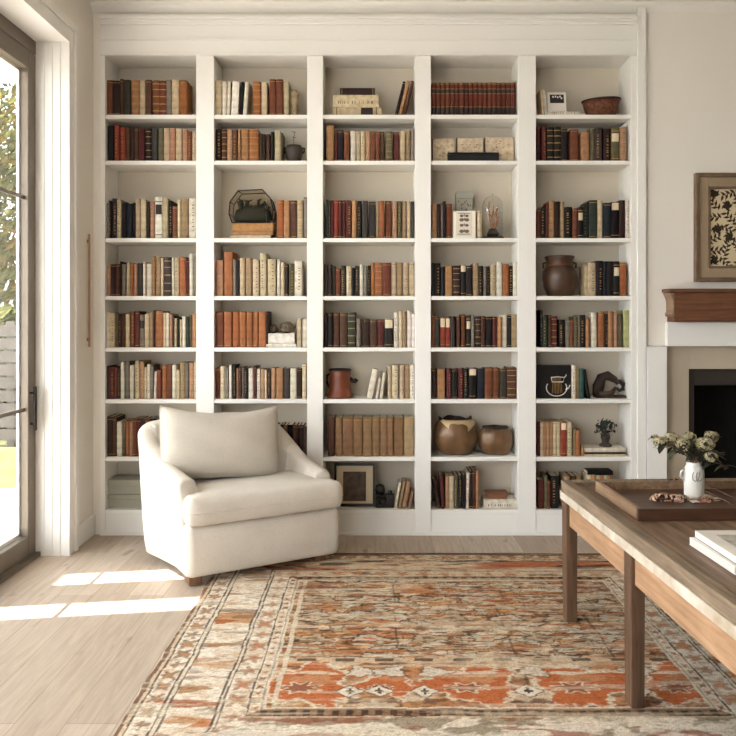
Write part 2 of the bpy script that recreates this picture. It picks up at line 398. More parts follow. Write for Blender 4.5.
def tree(name, x, y, h, rad, zc, n, leaf, seed, label, cat):
    rr = random.Random(seed); root = empty(name, (x, y, -0.05))
    t = MB(); t.tube([(0,0,0),(0.05,0.02,zc*0.5),(0.0,0.05,zc)], [0.11,0.08,0.03], 10)
    for k in range(5):
        a = k*1.26; t.tube([(0.04,0.02,zc*0.55),(rad*0.5*math.cos(a), rad*0.5*math.sin(a), zc+h*0.1*(k%3))], [0.04,0.012], 6)
    t.build('trunk', M_twig, root)
    f = MB()
    for k in range(n):
        while True:
            p = Vector((rr.uniform(-1,1), rr.uniform(-1,1), rr.uniform(-1,1)))
            if 0.3 < p.length < 1: break
        c = Vector((p.x*rad, p.y*rad, zc + p.z*h)); s = rr.uniform(0.06, 0.12)
        q = Vector((rr.gauss(0,1), rr.gauss(0,1), rr.gauss(0,1))).normalized(); u = q.orthogonal().normalized(); w2 = q.cross(u)
        f.add([c - u*s, c + w2*s*0.5 + q*s*0.15, c + u*s, c - w2*s*0.5 + q*s*0.15], [(0,1,2,3)], rr.choice([0,0,1]))
    fo = f.build('foliage', leaf, root); tag(root, label, cat)
tree('garden_tree', -6.7, 13.6, 2.6, 1.5, 3.3, 5200, [M_out1, M_out2], 1, 'tall yellow green leafy tree in garden behind the fence', 'tree')
tree('garden_bush', -4.9, 10.3, 0.8, 0.6, 0.9, 2600, [M_out1, M_out1], 2, 'low green bush just behind the garden fence', 'bush')
tree('garden_tree', -9.5, 19.0, 3.5, 2.6, 4.2, 4000, [M_out1, M_out2], 3, 'far pale green tree at the end of the garden', 'tree')

# ------------------------------------------------------------------ bookcase
SH = [114.5, 160.5, 238.0, 296.0, 347.0, 398.5, 456.0, 508.5]      # shelf top lines
COL = [(105,196),(214,307),(323,415),(431,518),(536,631)]
ZS = [Z(y, D + 0.03) - 0.003 if y > CY else Z(y, D) for y in SH]
bc = empty('built_in_bookcase', (0, D, 0))
tag(bc, 'white built-in bookcase with five bays of shelves across the back wall', 'bookcase')
def bpart(name, mb, mt, bevel=0.003):
    mb.v = [(a, b - D, c) for a, b, c in mb.v]
    return mb.build(name, mt, bc, bevel=bevel)
ztop = Z(55.6, D)
bpart('back_panel', MB().box(X(101,D), X(636,D), YB, YB+0.018, 0, ztop+0.05), M_backshade, 0)
ed = [(100,105)] + [(COL[i][1], COL[i+1][0]) for i in range(4)] + [(631,637)]
for i, (a, b) in enumerate(ed):
    bpart('upright', MB().box(X(a,D), X(b,D), D, YB, 0.0, ztop), M_white)
for (a, b) in COL:
    for z in ZS[:-1]:
        bpart('shelf', MB().box(X(a,D)+0.0005, X(b,D)-0.0005, D+0.004, YB-0.001, z-0.028, z), M_white)
    bpart('shelf', MB().box(X(a,D)+0.0005, X(b,D)-0.0005, D+0.004, YB-0.001, ZS[-1]-0.028, ZS[-1]), M_white)
    bpart('plinth_panel', MB().box(X(a,D)+0.0005, X(b,D)-0.0005, D+0.008, D+0.03, 0.0, ZS[-1]-0.0285), M_white)
bpart('base_moulding', MB().box(X(100,D), X(637,D), D-0.010, D-0.0005, 0.0, 0.022), M_white)
bpart('top_panel', MB().box(X(100,D), X(637,D), D-0.0, YB, ztop+0.0005, Z(19,D)-0.001), M_white)
m = MB()
for (y0, y1, d) in ((53, 55.2, 0.012), (38.2, 40.5, 0.014), (18, 21, 0.05), (21, 23, 0.03), (23, 25, 0.015)):
    m.box(X(101,D), X(636,D), D-d, D-0.0005, Z(y1,D), Z(y0,D))
bpart('cornice', m, M_white, 0.002)

# ------------------------------------------------------------------ books
PAL = {
 'br':((88,60,46),'brown'), 'dbr':((54,37,32),'dark brown'), 'rb':((116,66,46),'russet'), 'tan':((176,132,94),'tan'),
 'or':((164,104,66),'orange tan'), 'cr':((214,198,166),'cream'), 'iv':((230,223,208),'ivory'), 'wh':((240,236,228),'white'),
 'bk':((30,26,25),'black'), 'ch':((64,59,55),'charcoal'), 'gr':((134,127,116),'grey'), 'rd':((148,66,50),'red'),
 'mr':((92,44,42),'maroon'), 'ol':((104,96,72),'olive'), 'gn':((48,58,51),'dark green'), 'nv':((42,45,56),'dark blue'),
 'tl':((60,94,90),'teal'), 'pk':((184,142,114),'dusty pink'), 'kh':((168,144,110),'khaki'), 'sg':((184,186,136),'pale green'),
 'bg':((196,178,148),'beige'), 'kb':((142,110,78),'khaki brown'), 'mh':((104,50,36),'mahogany'),
}
ORD = ['first','second','third','fourth','fifth','sixth','seventh','eighth','ninth','tenth','eleventh','twelfth','thirteenth','fourteenth','fifteenth','sixteenth','seventeenth','eighteenth','nineteenth','twentieth','twenty-first','twenty-second','twenty-third','twenty-fourth','twenty-fifth','twenty-sixth']
ROWN = ['top shelf','second shelf down','third shelf down','fourth shelf down','fifth shelf down','sixth shelf down','seventh shelf down','bottom shelf']
BAYN = ['leftmost bay','second bay','middle bay','fourth bay','rightmost bay']

def book_meshes(w, h, d, style, rr):
    """cover (spine towards -y, boards) and page block, base at z=0, spine front at y=0"""
    t = min(0.0028, w*0.14); kk = rr.choice([3,4])
    bul = min(0.007, w*0.22)
    arc = [(-w/2*math.cos(math.pi*k/6), bul*(1-math.sin(math.pi*k/6))) for k in range(7)]
    outer = [(-w/2, d)] + arc + [(w/2, d)]
    inn = [(-w/2+t, d)] + [(max(-w/2+t, min(w/2-t, x*0.9)), bul+0.002) for x, y in arc] + [(w/2-t, d)]
    n = len(outer)
    # levels: (z, material above this level, raise)
    lv = [(0,0,0),(1,0,0)]
    if style == 'b':
        lv = [(0,0,0)]
        for c in (0.13, 0.33, 0.54, 0.74, 0.90):
            lv += [(c-0.012,1,0.0011),(c+0.012,0,0)]
        lv.append((1,0,0))
    elif style == 'd':
        lv = [(0,2,0),(0.03,0,0),(0.045,2,0),(0.26,1,0.0008),(0.275,0,0),(0.66,1,0.0008),(0.675,2,0),(0.80,1,0.0008),(0.815,0,0),(0.95,1,0.0008),(0.97,0,0),(1,0,0)]
    elif style == 't':
        lv = [(0,0,0),(0.08,1,0),(0.10,0,0),(0.88,1,0),(0.90,0,0),(1,0,0)]
    elif style == 's':
        lv = [(0,0,0)]
        z = rr.uniform(0.10, 0.2)
        while z < 0.84:
            e = z + rr.uniform(0.012, 0.035); lv += [(z,4,0),(e,0,0)]; z = e + rr.uniform(0.02, 0.09)
        lv.append((1,0,0))
    elif style == 'l':
        lv = [(0,0,0),(0.045,1,0),(0.06,0,0),(0.93,1,0),(0.945,0,0),(1,0,0)]
    mb = MB(); rings = []
    vs = []; 
    for (z, mt, ra) in lv:
        vs.append((z*h, mt, ra))
    for i in range(len(vs)-1):
        z0, mt, ra = vs[i]; z1 = vs[i+1][0]
        P = []
        for k, (x, y) in enumerate(outer):
            P.append((x, y - (ra if 1 < k < n-2 else 0)))
        v = [(x, y, z0) for x, y in P] + [(x, y, z1) for x, y in P]
        for k in range(n-1):
            mm = mt
            if k == 0 or k == n-2: mm = 0
            if mt == 4: mm = 4 if k == kk else 0
            mb.add([v[k], v[k+1], v[k+1+n], v[k+n]], [(0,1,2,3)], mm, False)
    for z, fl in ((0, True), (h, False)):
        for k in range(n-1):
            q = [(*outer[k], z), (*outer[k+1], z), (*inn[k+1], z), (*inn[k], z)]
            if not fl: q = q[::-1]
            mb.add(q, [(0,1,2,3)], 0)
    for k in range(n-1):
        mb.add([(*inn[k], 0), (*inn[k+1], 0), (*inn[k+1], h), (*inn[k], h)], [(3,2,1,0)], 0)
    for s in (-1, 1):
        a, b = s*w/2, s*(w/2-t)
        mb.add([(a,d,0),(b,d,0),(b,d,h),(a,d,h)], [(0,1,2,3)], 0)
    pg = MB().box(-w/2+t*1.02, w/2-t*1.02, bul+0.0025, d-0.003, 0.003, h-0.003)
    return mb, pg
COVERM = [M_cover, M_gilt, M_bdark, M_bcream, M_ink]

def make_book(w, h, d, col, style, accent=None, name='cloth_bound_book'):
    mb, pg = book_meshes(w, h, d, style, RND)
    mats = list(COVERM)
    if style == 's' and accent is None:
        L_ = sum(col[:3])/3
        if L_ < 110: mats[4] = M_gilt
    if style in ('t', 'l') and sum(col[:3])/3 > 150: mats[1] = M_twig
    o = mb.build(name, mats)
    o.color = (*lin(col), 1)
    p = pg.build('page_block', M_page, o)
    if style == 't':
        lz = h*0.58; lh = h*0.24
        if accent == 'top': lz, lh = h*0.78, h*0.2
        if accent == 'half': lz, lh = h*0.68, h*0.3
        bul = min(0.007, w*0.22)
        arc = [(-w/2*math.cos(math.pi*k/6), bul*(1-math.sin(math.pi*k/6))-0.0007) for k in range(1, 6)]
        l = MB()
        for k in range(4):
            l.add([(*arc[k], lz), (*arc[k+1], lz), (*arc[k+1], lz+lh), (*arc[k], lz+lh)], [(0,1,2,3)])
        dark = sum(col[:3])/3 > 100
        lo = l.build('spine_label', M_bdark if dark else M_bcream, o)
        lo['label'] = ('dark' if dark else 'cream') + ' spine label'
    return o
def jitter(c, a=7):
    k = RND.uniform(-a, a)
    return tuple(max(8, min(250, v + k + RND.uniform(-3, 3))) for v in c)
LEATHER = {'rb','br','dbr','mh','kb','or','mr'}
NB = {}
def row(ci, ri, ox, oy, base, spec, namefix=None):
    """books of one shelf; spec: 'x0 x1 top colour style tilt;' in pixels of a crop 7.36 times larger than the photo"""
    items = [s.split() for s in spec.split(';') if s.strip()]
    YS = D + 0.032
    for k, it in enumerate(items):
        x0 = ox + float(it[0])/7.36; x1 = ox + float(it[1])/7.36; top = oy + float(it[2])/7.36
        col = it[3]; st = 'p'; tilt = 0.0; acc = None
        for e in it[4:]:
            if e in ('b','d','s','t','l','p'): st = e
            elif e in ('top','half'): acc = e; st = 't'
            else: tilt = math.radians(float(e))
        ys = YS + RND.uniform(-0.008, 0.012)
        xa, xb = X(x0, ys), X(x1, ys); wd = max(0.009, xb - xa - 0.0008)
        h = Z(top, ys) - ZS[ri]
        if tilt: h = h / math.cos(tilt) - wd*abs(math.sin(tilt)); 
        d = min(0.20, max(0.13, h*RND.uniform(0.66, 0.76)))
        rgb = jitter(PAL[col][0])
        nm = 'leather_bound_book' if (col in LEATHER or st in ('b','d')) else ('paperback_book' if col in ('iv','wh','pk','gr') else 'cloth_bound_book')
        if st == 'p' and col in LEATHER and RND.random() < 0.5: st = 'l'
        elif st == 'p' and RND.random() < 0.3: st = RND.choice(['s','s','l'])
        o = make_book(wd, h, d, rgb, st, acc, nm)
        zb = ZS[ri] + 0.0004 + wd/2*abs(math.sin(tilt))
        cx = (xa+xb)/2; lo_, hi_ = X(COL[ci][0], D)+0.0012, X(COL[ci][1], D)-0.0012
        el_, er_ = wd/2*math.cos(tilt)+max(0, -h*math.sin(tilt)), wd/2*math.cos(tilt)+max(0, h*math.sin(tilt))
        cx = max(lo_+el_, min(hi_-er_, cx))
        o.location = (cx, ys, zb); o.rotation_euler = (0, tilt, 0)
        sz = 'slim ' if wd < 0.027 else ('thick ' if wd > 0.05 else '')
        ex = {'b':' with raised bands','d':' with dark bands','t':' with spine label','s':'','l':'','p':''}[st]
        ln = ' leaning' if tilt else ''
        n_in_row = len(items)
        o['label'] = f"{sz}{PAL[col][1]}{ln} book{ex}, {ORD[k]} from left on {ROWN[ri]}, {BAYN[ci]}"
        o['category'] = 'book'; o['group'] = f"books on the {ROWN[ri]} of the {BAYN[ci]}"

# bay 1
row(0,0,100,70,325,"38 88 75 rb;88 146 78 dbr l;146 172 66 br;176 222 72 ch;228 288 74 tan b;290 332 74 bg;336 378 72 br;384 438 76 rb b;438 486 78 rb b;486 524 74 gr;526 580 70 cr;582 640 76 or")
row(0,1,100,115,335,"52 98 76 bk;104 142 76 rd;148 186 90 rd;190 220 92 br;222 248 92 dbr;250 284 96 br;286 328 98 mr;332 376 98 bk b;378 422 96 ch;428 466 98 ol;468 512 100 bg;514 552 96 pk s;556 602 100 bg;606 644 108 pk;646 676 120 rb;678 706 125 bg s")
row(0,2,100,190,353,"36 64 95 gr;64 86 80 bk;88 122 62 ch s;124 156 70 cr;160 194 90 bk;196 236 100 nv;238 258 95 bk;260 296 66 bg;298 338 70 cr;340 366 86 dbr;368 402 86 pk s;404 458 52 wh t;460 500 62 bg;502 530 80 bk;532 568 118 rb;570 592 75 cr;596 648 62 kh;652 706 62 iv s")
row(0,3,100,248,350,"34 60 122 pk;62 112 120 dbr;112 144 118 br;146 160 100 bk;160 190 120 gr;194 220 104 bg;222 248 112 or;249 274 118 pk;276 314 112 ch;316 334 100 iv;340 380 116 iv;384 404 60 tan;406 446 64 kh s;448 466 76 cr;468 524 68 ch b;526 546 72 iv;547 582 74 bg;584 632 66 or l;634 656 84 mr;657 684 44 iv;686 706 70 gr")
row(0,4,100,302,328,"40 62 72 iv;64 106 82 cr s;108 134 92 ol;135 160 100 dbr s;162 184 84 br;186 216 88 cr;218 254 72 rb s;256 288 68 mr;290 326 94 gr t;328 360 90 cr;362 390 76 kh;391 404 62 dbr;405 464 66 or l;465 484 80 cr;486 508 80 iv;510 532 88 pk;533 546 102 dbr;547 566 120 bg;568 584 110 bk;586 603 130 bg;604 630 106 iv;631 655 110 gn;656 676 96 ol;678 706 82 tan")
row(0,5,100,354,326,"44 62 90 ch;63 104 96 mr;106 126 100 rb;127 148 102 ch;150 178 58 iv;186 215 56 gr;217 248 84 iv;258 288 52 cr s;292 324 54 pk;326 343 98 cr;346 366 76 iv;367 392 86 gr;394 412 130 iv 2;416 450 118 rb;456 489 84 or;490 528 84 rb;530 560 82 iv;561 586 116 cr;588 624 62 kh;626 650 66 gr;656 690 66 pk;692 708 60 cr")
row(0,6,100,408,350,"44 92 66 dbr;94 120 72 br;122 160 104 iv;162 186 96 ol;188 212 96 or;214 240 100 pk;242 270 80 rb;272 300 80 mr;302 330 84 dbr;332 360 84 rb;362 392 80 dbr;394 424 78 bk")
# bay 2
row(1,0,210,70,325,"36 84 76 cr;90 122 80 iv;124 146 84 iv 1.5;152 206 84 wh 3;212 232 86 bk 4;240 270 90 iv 4;316 372 84 or b;376 420 92 cr;436 484 68 rb l;486 536 68 rb l;540 580 84 bg")
row(1,1,210,115,337,"40 80 100 dbr;84 124 104 br b;126 164 106 pk;168 202 108 br s;206 224 110 tan;228 284 104 tan b;288 358 106 or b;360 384 136 br;386 408 140 bk;412 440 140 br;446 470 124 bk;474 520 116 bg;522 534 130 ol")
row(1,2,210,185,392,"494 540 112 or;542 586 112 tan;590 640 114 br;642 684 112 bg b;690 714 90 gr")
row(1,3,210,248,350,"44 96 90 pk;104 166 28 or;170 190 84 gr;192 214 90 bk;218 256 72 bg;262 306 74 kh;314 360 84 cr s;368 414 40 cr s;424 484 82 cr;494 517 84 iv;520 548 104 cr;550 576 120 dbr;580 618 116 ol;622 676 94 iv s")
row(1,4,210,302,330,"44 98 72 rb;102 160 72 or l;164 212 72 or;216 264 72 or;268 312 72 or l;316 354 72 or;358 412 72 or;414 428 70 dbr;640 672 124 bg;678 714 128 iv")
row(1,5,210,354,328,"32 74 104 rb;76 108 90 cr s;110 136 98 gr;140 160 82 iv;162 190 80 bk s;192 210 104 pk;212 230 100 br;232 248 98 gr;249 278 100 bk s;280 318 106 iv;320 342 90 mr;344 370 110 iv;374 400 110 pk;402 418 118 cr;422 448 110 dbr s;450 482 104 pk;488 538 106 tan;542 586 106 ch;590 636 106 iv;640 672 108 dbr;678 706 76 cr")
row(1,6,210,408,352,"430 458 126 br;460 492 124 dbr;494 520 128 dbr;522 542 124 bk;544 566 128 br;568 610 124 bk;614 640 126 br;642 664 128 dbr;666 690 126 dbr;692 714 134 br")
# bay 3
row(2,0,320,70,325,"548 568 82 dbr 14;577 600 76 tan 14;607 628 78 br 14")
row(2,1,320,115,338,"48 102 76 tan;112 128 112 mr;130 172 110 bk l;176 218 122 rb l;226 264 118 iv;268 297 122 bg;300 332 122 cr;338 370 124 pk;372 410 120 rb;412 440 122 rb;442 474 124 br;484 532 120 ol b;542 584 126 mr l;590 628 116 bg;632 664 116 kh;668 694 104 gr")
row(2,2,320,190,355,"44 62 72 gn;63 78 76 ch;80 103 76 mr;104 134 76 rd;136 162 76 mr;164 187 76 mr;190 230 76 mr s;234 270 76 tan l;274 306 80 bk;310 352 80 ch;358 410 86 ch l;414 432 84 kh;436 474 80 or;480 528 80 rb;534 566 82 pk;570 600 82 ol;604 636 82 kh;640 666 82 bg;668 694 84 ch")
row(2,3,320,248,350,"36 58 120 ch;60 88 124 dbr;90 112 134 ch;114 152 150 rb;154 190 130 ch s;194 232 134 cr s;234 256 146 bk;258 290 132 ch s;292 318 124 iv;322 346 130 gr;350 374 130 bk s;376 404 110 or;406 460 110 or b;462 522 110 rb l;526 562 106 bg;566 606 108 kh;610 652 108 bg;656 694 108 bg l")
row(2,4,320,302,332,"40 56 80 dbr;58 94 80 bk;98 142 80 br l;146 200 80 br l;204 262 76 gn b;268 300 124 gr;318 364 128 dbr l;368 422 132 br l;424 470 128 mr l;474 540 126 bk half;546 574 80 iv;578 606 64 cr;608 634 70 kh;638 674 64 iv;676 696 86 wh")
row(2,5,320,354,328,"342 386 108 iv 12;406 426 180 iv 9;438 460 136 iv 7;500 526 88 bg;530 576 82 cr;586 620 82 bg;622 660 84 kh;662 694 80 iv")
row(2,6,320,408,355,"58 108 72 br;112 164 72 kb;166 244 72 kb l;246 314 72 kb;318 382 72 kb l;386 440 72 kb l;442 494 72 kb l;496 540 72 kb;544 616 72 kb;620 690 72 kh l")
row(2,7,320,462,345,"545 566 150 iv 10;574 596 142 kh 10;602 628 142 pk 11;648 666 214 pk 11")
# bay 4
row(3,0,425,70,325,";".join(f"{50+34.3*k:.0f} {50+34.3*(k+1)-1.5:.0f} {92 + (k*7)%3} mh d" for k in range(18)))
row(3,2,425,185,392,"52 88 138 tan s;90 114 140 dbr;118 132 130 gr;134 154 120 bk;158 200 140 rb l")
row(3,3,425,248,350,"50 66 110 ch;68 116 112 bk s;118 144 140 nv;150 202 130 tan l;206 258 130 dbr b;262 302 124 bk top;304 348 130 bk;352 394 112 kh s;396 428 132 bk;430 450 134 gr;452 476 136 bk;482 522 124 bg s;526 570 104 iv;574 618 120 or;620 652 130 bk s;656 688 100 iv")
row(3,4,425,302,332,"50 73 92 rb;76 106 110 ch;110 150 116 rd half;152 186 118 rd half;190 222 106 ch;234 258 110 br;266 296 92 rb;304 338 100 bk t;342 364 96 gr;368 412 106 dbr b;414 442 104 br;446 498 110 bk l;500 530 108 mr;536 566 112 tan;568 604 96 iv;608 638 100 bk l;642 684 90 kh")
row(3,5,425,354,334,"48 84 110 dbr;90 148 114 tan l;160 194 110 mr s;198 242 112 bk l;244 282 112 mr s;286 322 108 bk;324 380 108 bk top;384 438 108 nv;442 500 104 rb l;502 548 104 rb l;552 602 110 ch l;606 668 98 br b;672 690 104 rb")
row(3,7,425,462,342,"92 116 135 dbr -10;122 146 106 mr -3;150 180 104 pk;181 212 106 cr;214 242 98 ol;246 270 98 ch;274 296 96 bk;300 322 80 iv 1.5;326 350 70 dbr;352 372 68 br;374 396 66 tan")
# bay 5
row(4,0,532,75,290,"74 92 108 bg -4;96 112 108 iv -4")
row(4,1,532,118,325,"38 60 58 mr;74 106 58 mr s;112 161 66 bk b;164 214 66 bk b;218 262 80 bk l;280 344 84 rb l;364 422 104 tan s;426 462 80 ol;466 518 70 ch;522 578 76 dbr s;584 644 68 ol t;648 698 68 pk")
row(4,2,532,192,345,"36 64 126 rb;66 101 112 bk s;103 123 90 mr;124 166 64 tan s;168 206 70 dbr;208 238 72 kh;242 298 110 bk s;302 338 120 rb l;340 378 112 bk t;380 401 92 gn s;402 420 72 bk;422 482 60 gn l;486 520 64 bg;526 582 80 nv l;584 644 74 bk top;646 687 60 dbr;690 716 62 iv s")
row(4,3,532,248,350,"388 413 136 bg;414 472 108 bg s;476 522 94 bk;524 548 98 nv;550 600 98 bk;602 646 98 bk t;648 696 108 or l")
row(4,4,532,302,328,"62 80 60 bk;81 114 106 gn s;122 144 96 br;146 186 104 mr b;200 242 130 bk;246 283 132 gr l;284 306 132 rb;308 337 108 ol;338 355 98 gr;356 396 96 bk s;398 424 120 tan;436 478 78 iv;486 534 78 or;536 558 90 dbr;560 596 68 tan;604 630 74 pk;636 664 90 ol;672 716 60 sg")
row(4,5,532,356,318,"298 322 72 iv s;324 346 74 kh;350 384 92 tl;408 432 98 bk -9")
row(4,6,532,410,352,"40 62 88 mr;64 83 90 cr;84 105 92 tan;106 131 92 kh;132 153 90 tan;154 181 86 cr;182 211 86 bg;214 257 92 rd top;260 296 88 cr s;302 322 144 kh;324 356 150 or;366 386 270 tan")
row(4,7,532,462,345,"44 90 135 mr;92 115 100 ol;116 136 140 rb;140 200 104 bk s;240 282 105 kh;290 326 105 br;330 360 103 kh;408 437 96 cr;440 471 96 tan;474 501 96 cr;504 531 96 tan;533 557 96 cr;559 582 96 tan")

# flat books
def flat_book(px0, px1, py_top, py_bot, base_z, col, label, group, style='p', rot=0.0, Yf=None, dep=0.16):
    ys = (Yf or D + 0.035)
    xa, xb = X(px0, ys), X(px1, ys); th = (py_bot - py_top) * ys / F
    o = make_book(th, xb - xa, dep, PAL[col][0] if isinstance(col, str) else col, style)
    o.rotation_euler = (0, math.radians(90), rot)             # spine towards the room, length along x
    o.location = (xa, ys, base_z + th/2 + 0.0005)
    tag(o, label, 'book', group)
    return base_z + th + 0.0006
g = 'flat books under the smoked glass terrarium'; z = ZS[2]
z = flat_book(229.7, 270.8, 234.6, 238, z, 'cr', 'cream flat book, lowest of three under the smoked glass terrarium', g)
z = flat_book(231.7, 272.5, 230.7, 234.5, z, 'tan', 'thin tan flat book, middle of three under the smoked glass terrarium', g)
z_terr = flat_book(232, 273.3, 222.5, 230.6, z, (184,138,88), 'thick amber flat book directly under the smoked glass terrarium', g, 'l')
g = 'white stacked books under wicker ornaments'; z = ZS[4]
z = flat_book(265, 296.2, 343.2, 346.8, z, 'wh', 'thin white flat book, lower of two beneath the wicker ornaments', g)
z_balls = flat_book(268.2, 294.6, 332.8, 343, z, 'wh', 'thick white flat book, upper of two beneath the wicker ornaments', g)
g = 'flat books on the top shelf of the middle bay'; z = ZS[0]
z = flat_book(332.2, 381.8, 105.6, 114.3, z, 'bg', 'beige flat book with dark red end, lowest of stack, middle bay top shelf', g, 't')
z = flat_book(333, 378.7, 93, 105.4, z, 'cr', 'thick cream lettered flat book, middle of stack, middle bay top shelf', g, 's')
z = flat_book(340, 375, 86, 92.8, z, 'dbr', 'dark brown flat book on top of stack, middle bay top shelf', g, 'l')
z = ZS[0]
flat_book(546, 581, 109.6, 114.2, z, 'iv', 'thin ivory flat book lying beside the brown bowl on top shelf', None, 's')
g = 'flat cream books under the dark leafy ornament'; z = ZS[6]
z = flat_book(584.7, 626, 454, 456, z, 'cr', 'thin cream flat book, lowest of three under the dark leafy ornament', g)
z = flat_book(584.7, 626, 452.2, 454, z, 'dbr', 'thin dark flat book, middle of three under the dark leafy ornament', g)
z_plant = flat_book(584.7, 625.5, 447.8, 452.1, z, 'iv', 'ivory flat book directly under the dark leafy ornament', g)
z = ZS[7]
flat_book(484, 517, 499.6, 508.5, z, 'iv', 'white flat book with patterned spine under small brown box, fourth bay bottom shelf', None, 's')
zz = ZS[7] + 0.0645
ztopbook = Z(475.5, D+0.035)
flat_book(588, 613, 470.5, 474.8, ztopbook, 'bk', 'dark flat book lying across cream books, rightmost bay bottom shelf', None, 'p', dep=0.11)

# ------------------------------------------------------------------ shelf ornaments
def at_shelf(px, ri, dy=0.12): 
    Y = D + dy; return (X(px, Y), Y, ZS[ri] + 0.0008)
def pxm(n, dy=0.12): return n * (D + dy) / F
# stone bookend (bay 2 top)
o = empty('stone_bookend', at_shelf(294.5, 0, 0.09))
pr_ = [(0.026,0.0),(0.030,0.006),(0.026,0.02),(0.030,0.05),(0.024,0.08),(0.031,0.11),(0.027,0.15),(0.030,0.175),(0.02,0.19),(0.008,0.196)]
MB().lathe(pr_, seg=22, wob=lambda i, a: 1 + 0.12*math.sin(3*a+i*2.1) + 0.06*math.sin(7*a+i)).build('carved_body', M_stone, o)
MB().box(-0.034, 0.034, -0.034, 0.034, -0.0, 0.006).build('base', M_stone, o)
tag(o, 'mottled cream stone bookend at the end of books, second bay top shelf', 'bookend')
# black pot with sprig
o = empty('black_pot', at_shelf(294, 1, 0.1)); s = pxm(1)
MB().lathe([(5.6*s,0),(6.2*s,0.3*s),(8.2*s,8*s),(9.0*s,14*s),(8.6*s,15.5*s),(7*s,16.4*s),(7.4*s,17.4*s),(6.6*s,17.4*s),(6.2*s,15.5*s),(6*s,4*s)], seg=28).build('bowl', M_clay, o)
for sg in (-1, 1):
    MB().tube([(sg*8*s,0,15*s),(sg*10.5*s,0,14.5*s),(sg*10.2*s,0,11.5*s),(sg*8*s,0,10*s)], 1.1*s, 8).build('handle', M_clay, o)
tag(o, 'small black two-handled pot on second shelf down, second bay', 'pot')
o2 = empty('dried_sprig', at_shelf(294, 1, 0.1)); 
st = MB(); st.tube([(0,0,5*s),(0.4*s,0,16*s),(-0.5*s,0,24*s),(0.6*s,0,31*s)], 0.25*s, 6); st.build('stem', M_twig, o2)
lf = MB()
for (x, z_, a) in ((2,31,0.2),(-2,31.5,2.9),(0.5,28,1.2),(-0.8,26,2.2),(1.6,25.5,0.6)):
    c = Vector((x*s*0.6, 0, z_*s)); u = Vector((math.cos(a),0.2,math.sin(a)*0.4)); v = Vector((0,1,0.5))
    lf.add([c-u*2*s, c+v*1.0*s, c+u*2*s, c-v*1.0*s], [(0,1,2,3)])
lf.build('leaf', M_leafd, o2); tag(o2, 'thin dried sprig with dark buds rising from the small black pot', 'sprig')
# terrarium
x_, y_, _ = at_shelf(253, 2, 0.12); o = empty('glass_terrarium', (x_, y_, z_terr)); s = pxm(1)
prof = [(-19,0.6),(-22,9),(-21,21),(-13,32),(11,33),(19,24),(21.5,14),(20.5,4),(17,0.6)]
hy = 11*s
fr = MB()
for y in (-hy, hy):
    for k in range(len(prof)):
        a = prof[k]; b = prof[(k+1) % len(prof)]
        fr.tube([(a[0]*s, y, a[1]*s), (b[0]*s, y, b[1]*s)], 0.55*s, 6)
for a in prof: fr.tube([(a[0]*s, -hy, a[1]*s), (a[0]*s, hy, a[1]*s)], 0.5*s, 6)
fr.build('metal_frame', M_dark, o)
g_ = MB().prism([(a*s*0.985, b*s) for a, b in prof], -hy*0.98, hy*0.98); g_.build('glass_panes', M_smoke, o)
mo = MB(); rr = random.Random(5)
mo.loft([[(rx*s*k, ry*s*k*0.6, zz_*s) for (rx, ry) in [(19*math.cos(a), 15*math.sin(a)) for a in [2*math.pi*j/20 for j in range(20)]]] for zz_, k in ((0.8,0.92),(8,1.0),(14,0.9),(18,0.5))])
mo.build('soil_bed', M_leafd, o)
for k in range(26):
    a = rr.uniform(-14, 14); b = rr.uniform(-6, 6); h = rr.uniform(15, 24)
    mo = MB(); mo.tube([(a*s,b*s,13*s),((a+rr.uniform(-2,2))*s,b*s,h*s),((a+rr.uniform(-5,5))*s,(b+1)*s,(h+2)*s)], [0.9*s,1.3*s,0.2*s], 6); mo.build('succulent', M_leafd if k % 3 else M_fibre, o)
tag(o, 'smoked glass terrarium with dark metal edges on three flat books', 'terrarium')
# wicker balls on white books
for k, (px, r, lab) in enumerate(((273.5, 5.0, 'small round grey wicker ornament beside orange volumes on white stacked books'), (287.5, 6.6, 'larger oval grey wicker ornament on white stacked books'))):
    x_, y_, _ = at_shelf(px, 4, 0.12); o = empty('wicker_ornament', (x_, y_, z_balls)); s = pxm(1)
    core = MB(); core.lathe([(r*s*0.98*math.sin(t_)+0.0001, r*s*0.85*(1-math.cos(t_))) for t_ in [math.pi*j/12 for j in range(13)]], seg=20, sx=1.15 if k else 0.95)
    core.build('core', M_fibre, o)
    wv = MB()
    for q in range(7):
        a0 = q*0.9; pts = []
        for j in range(19):
            t_ = 2*math.pi*j/18; p = Vector((math.cos(t_), math.sin(t_), 0)) * r*s*1.0
            p = Matrix.Rotation(a0, 3, 'Z') @ Matrix.Rotation(0.5+q*0.4, 3, 'X') @ p
            pts.append((p.x*(1.15 if k else 0.95), p.y, p.z*0.85 + r*s*0.87))
        wv.tube(pts, 0.35*s, 5)
    wv.build('woven_strands', M_fibre, o); tag(o, lab, 'ornament', 'wicker ornaments on white books')
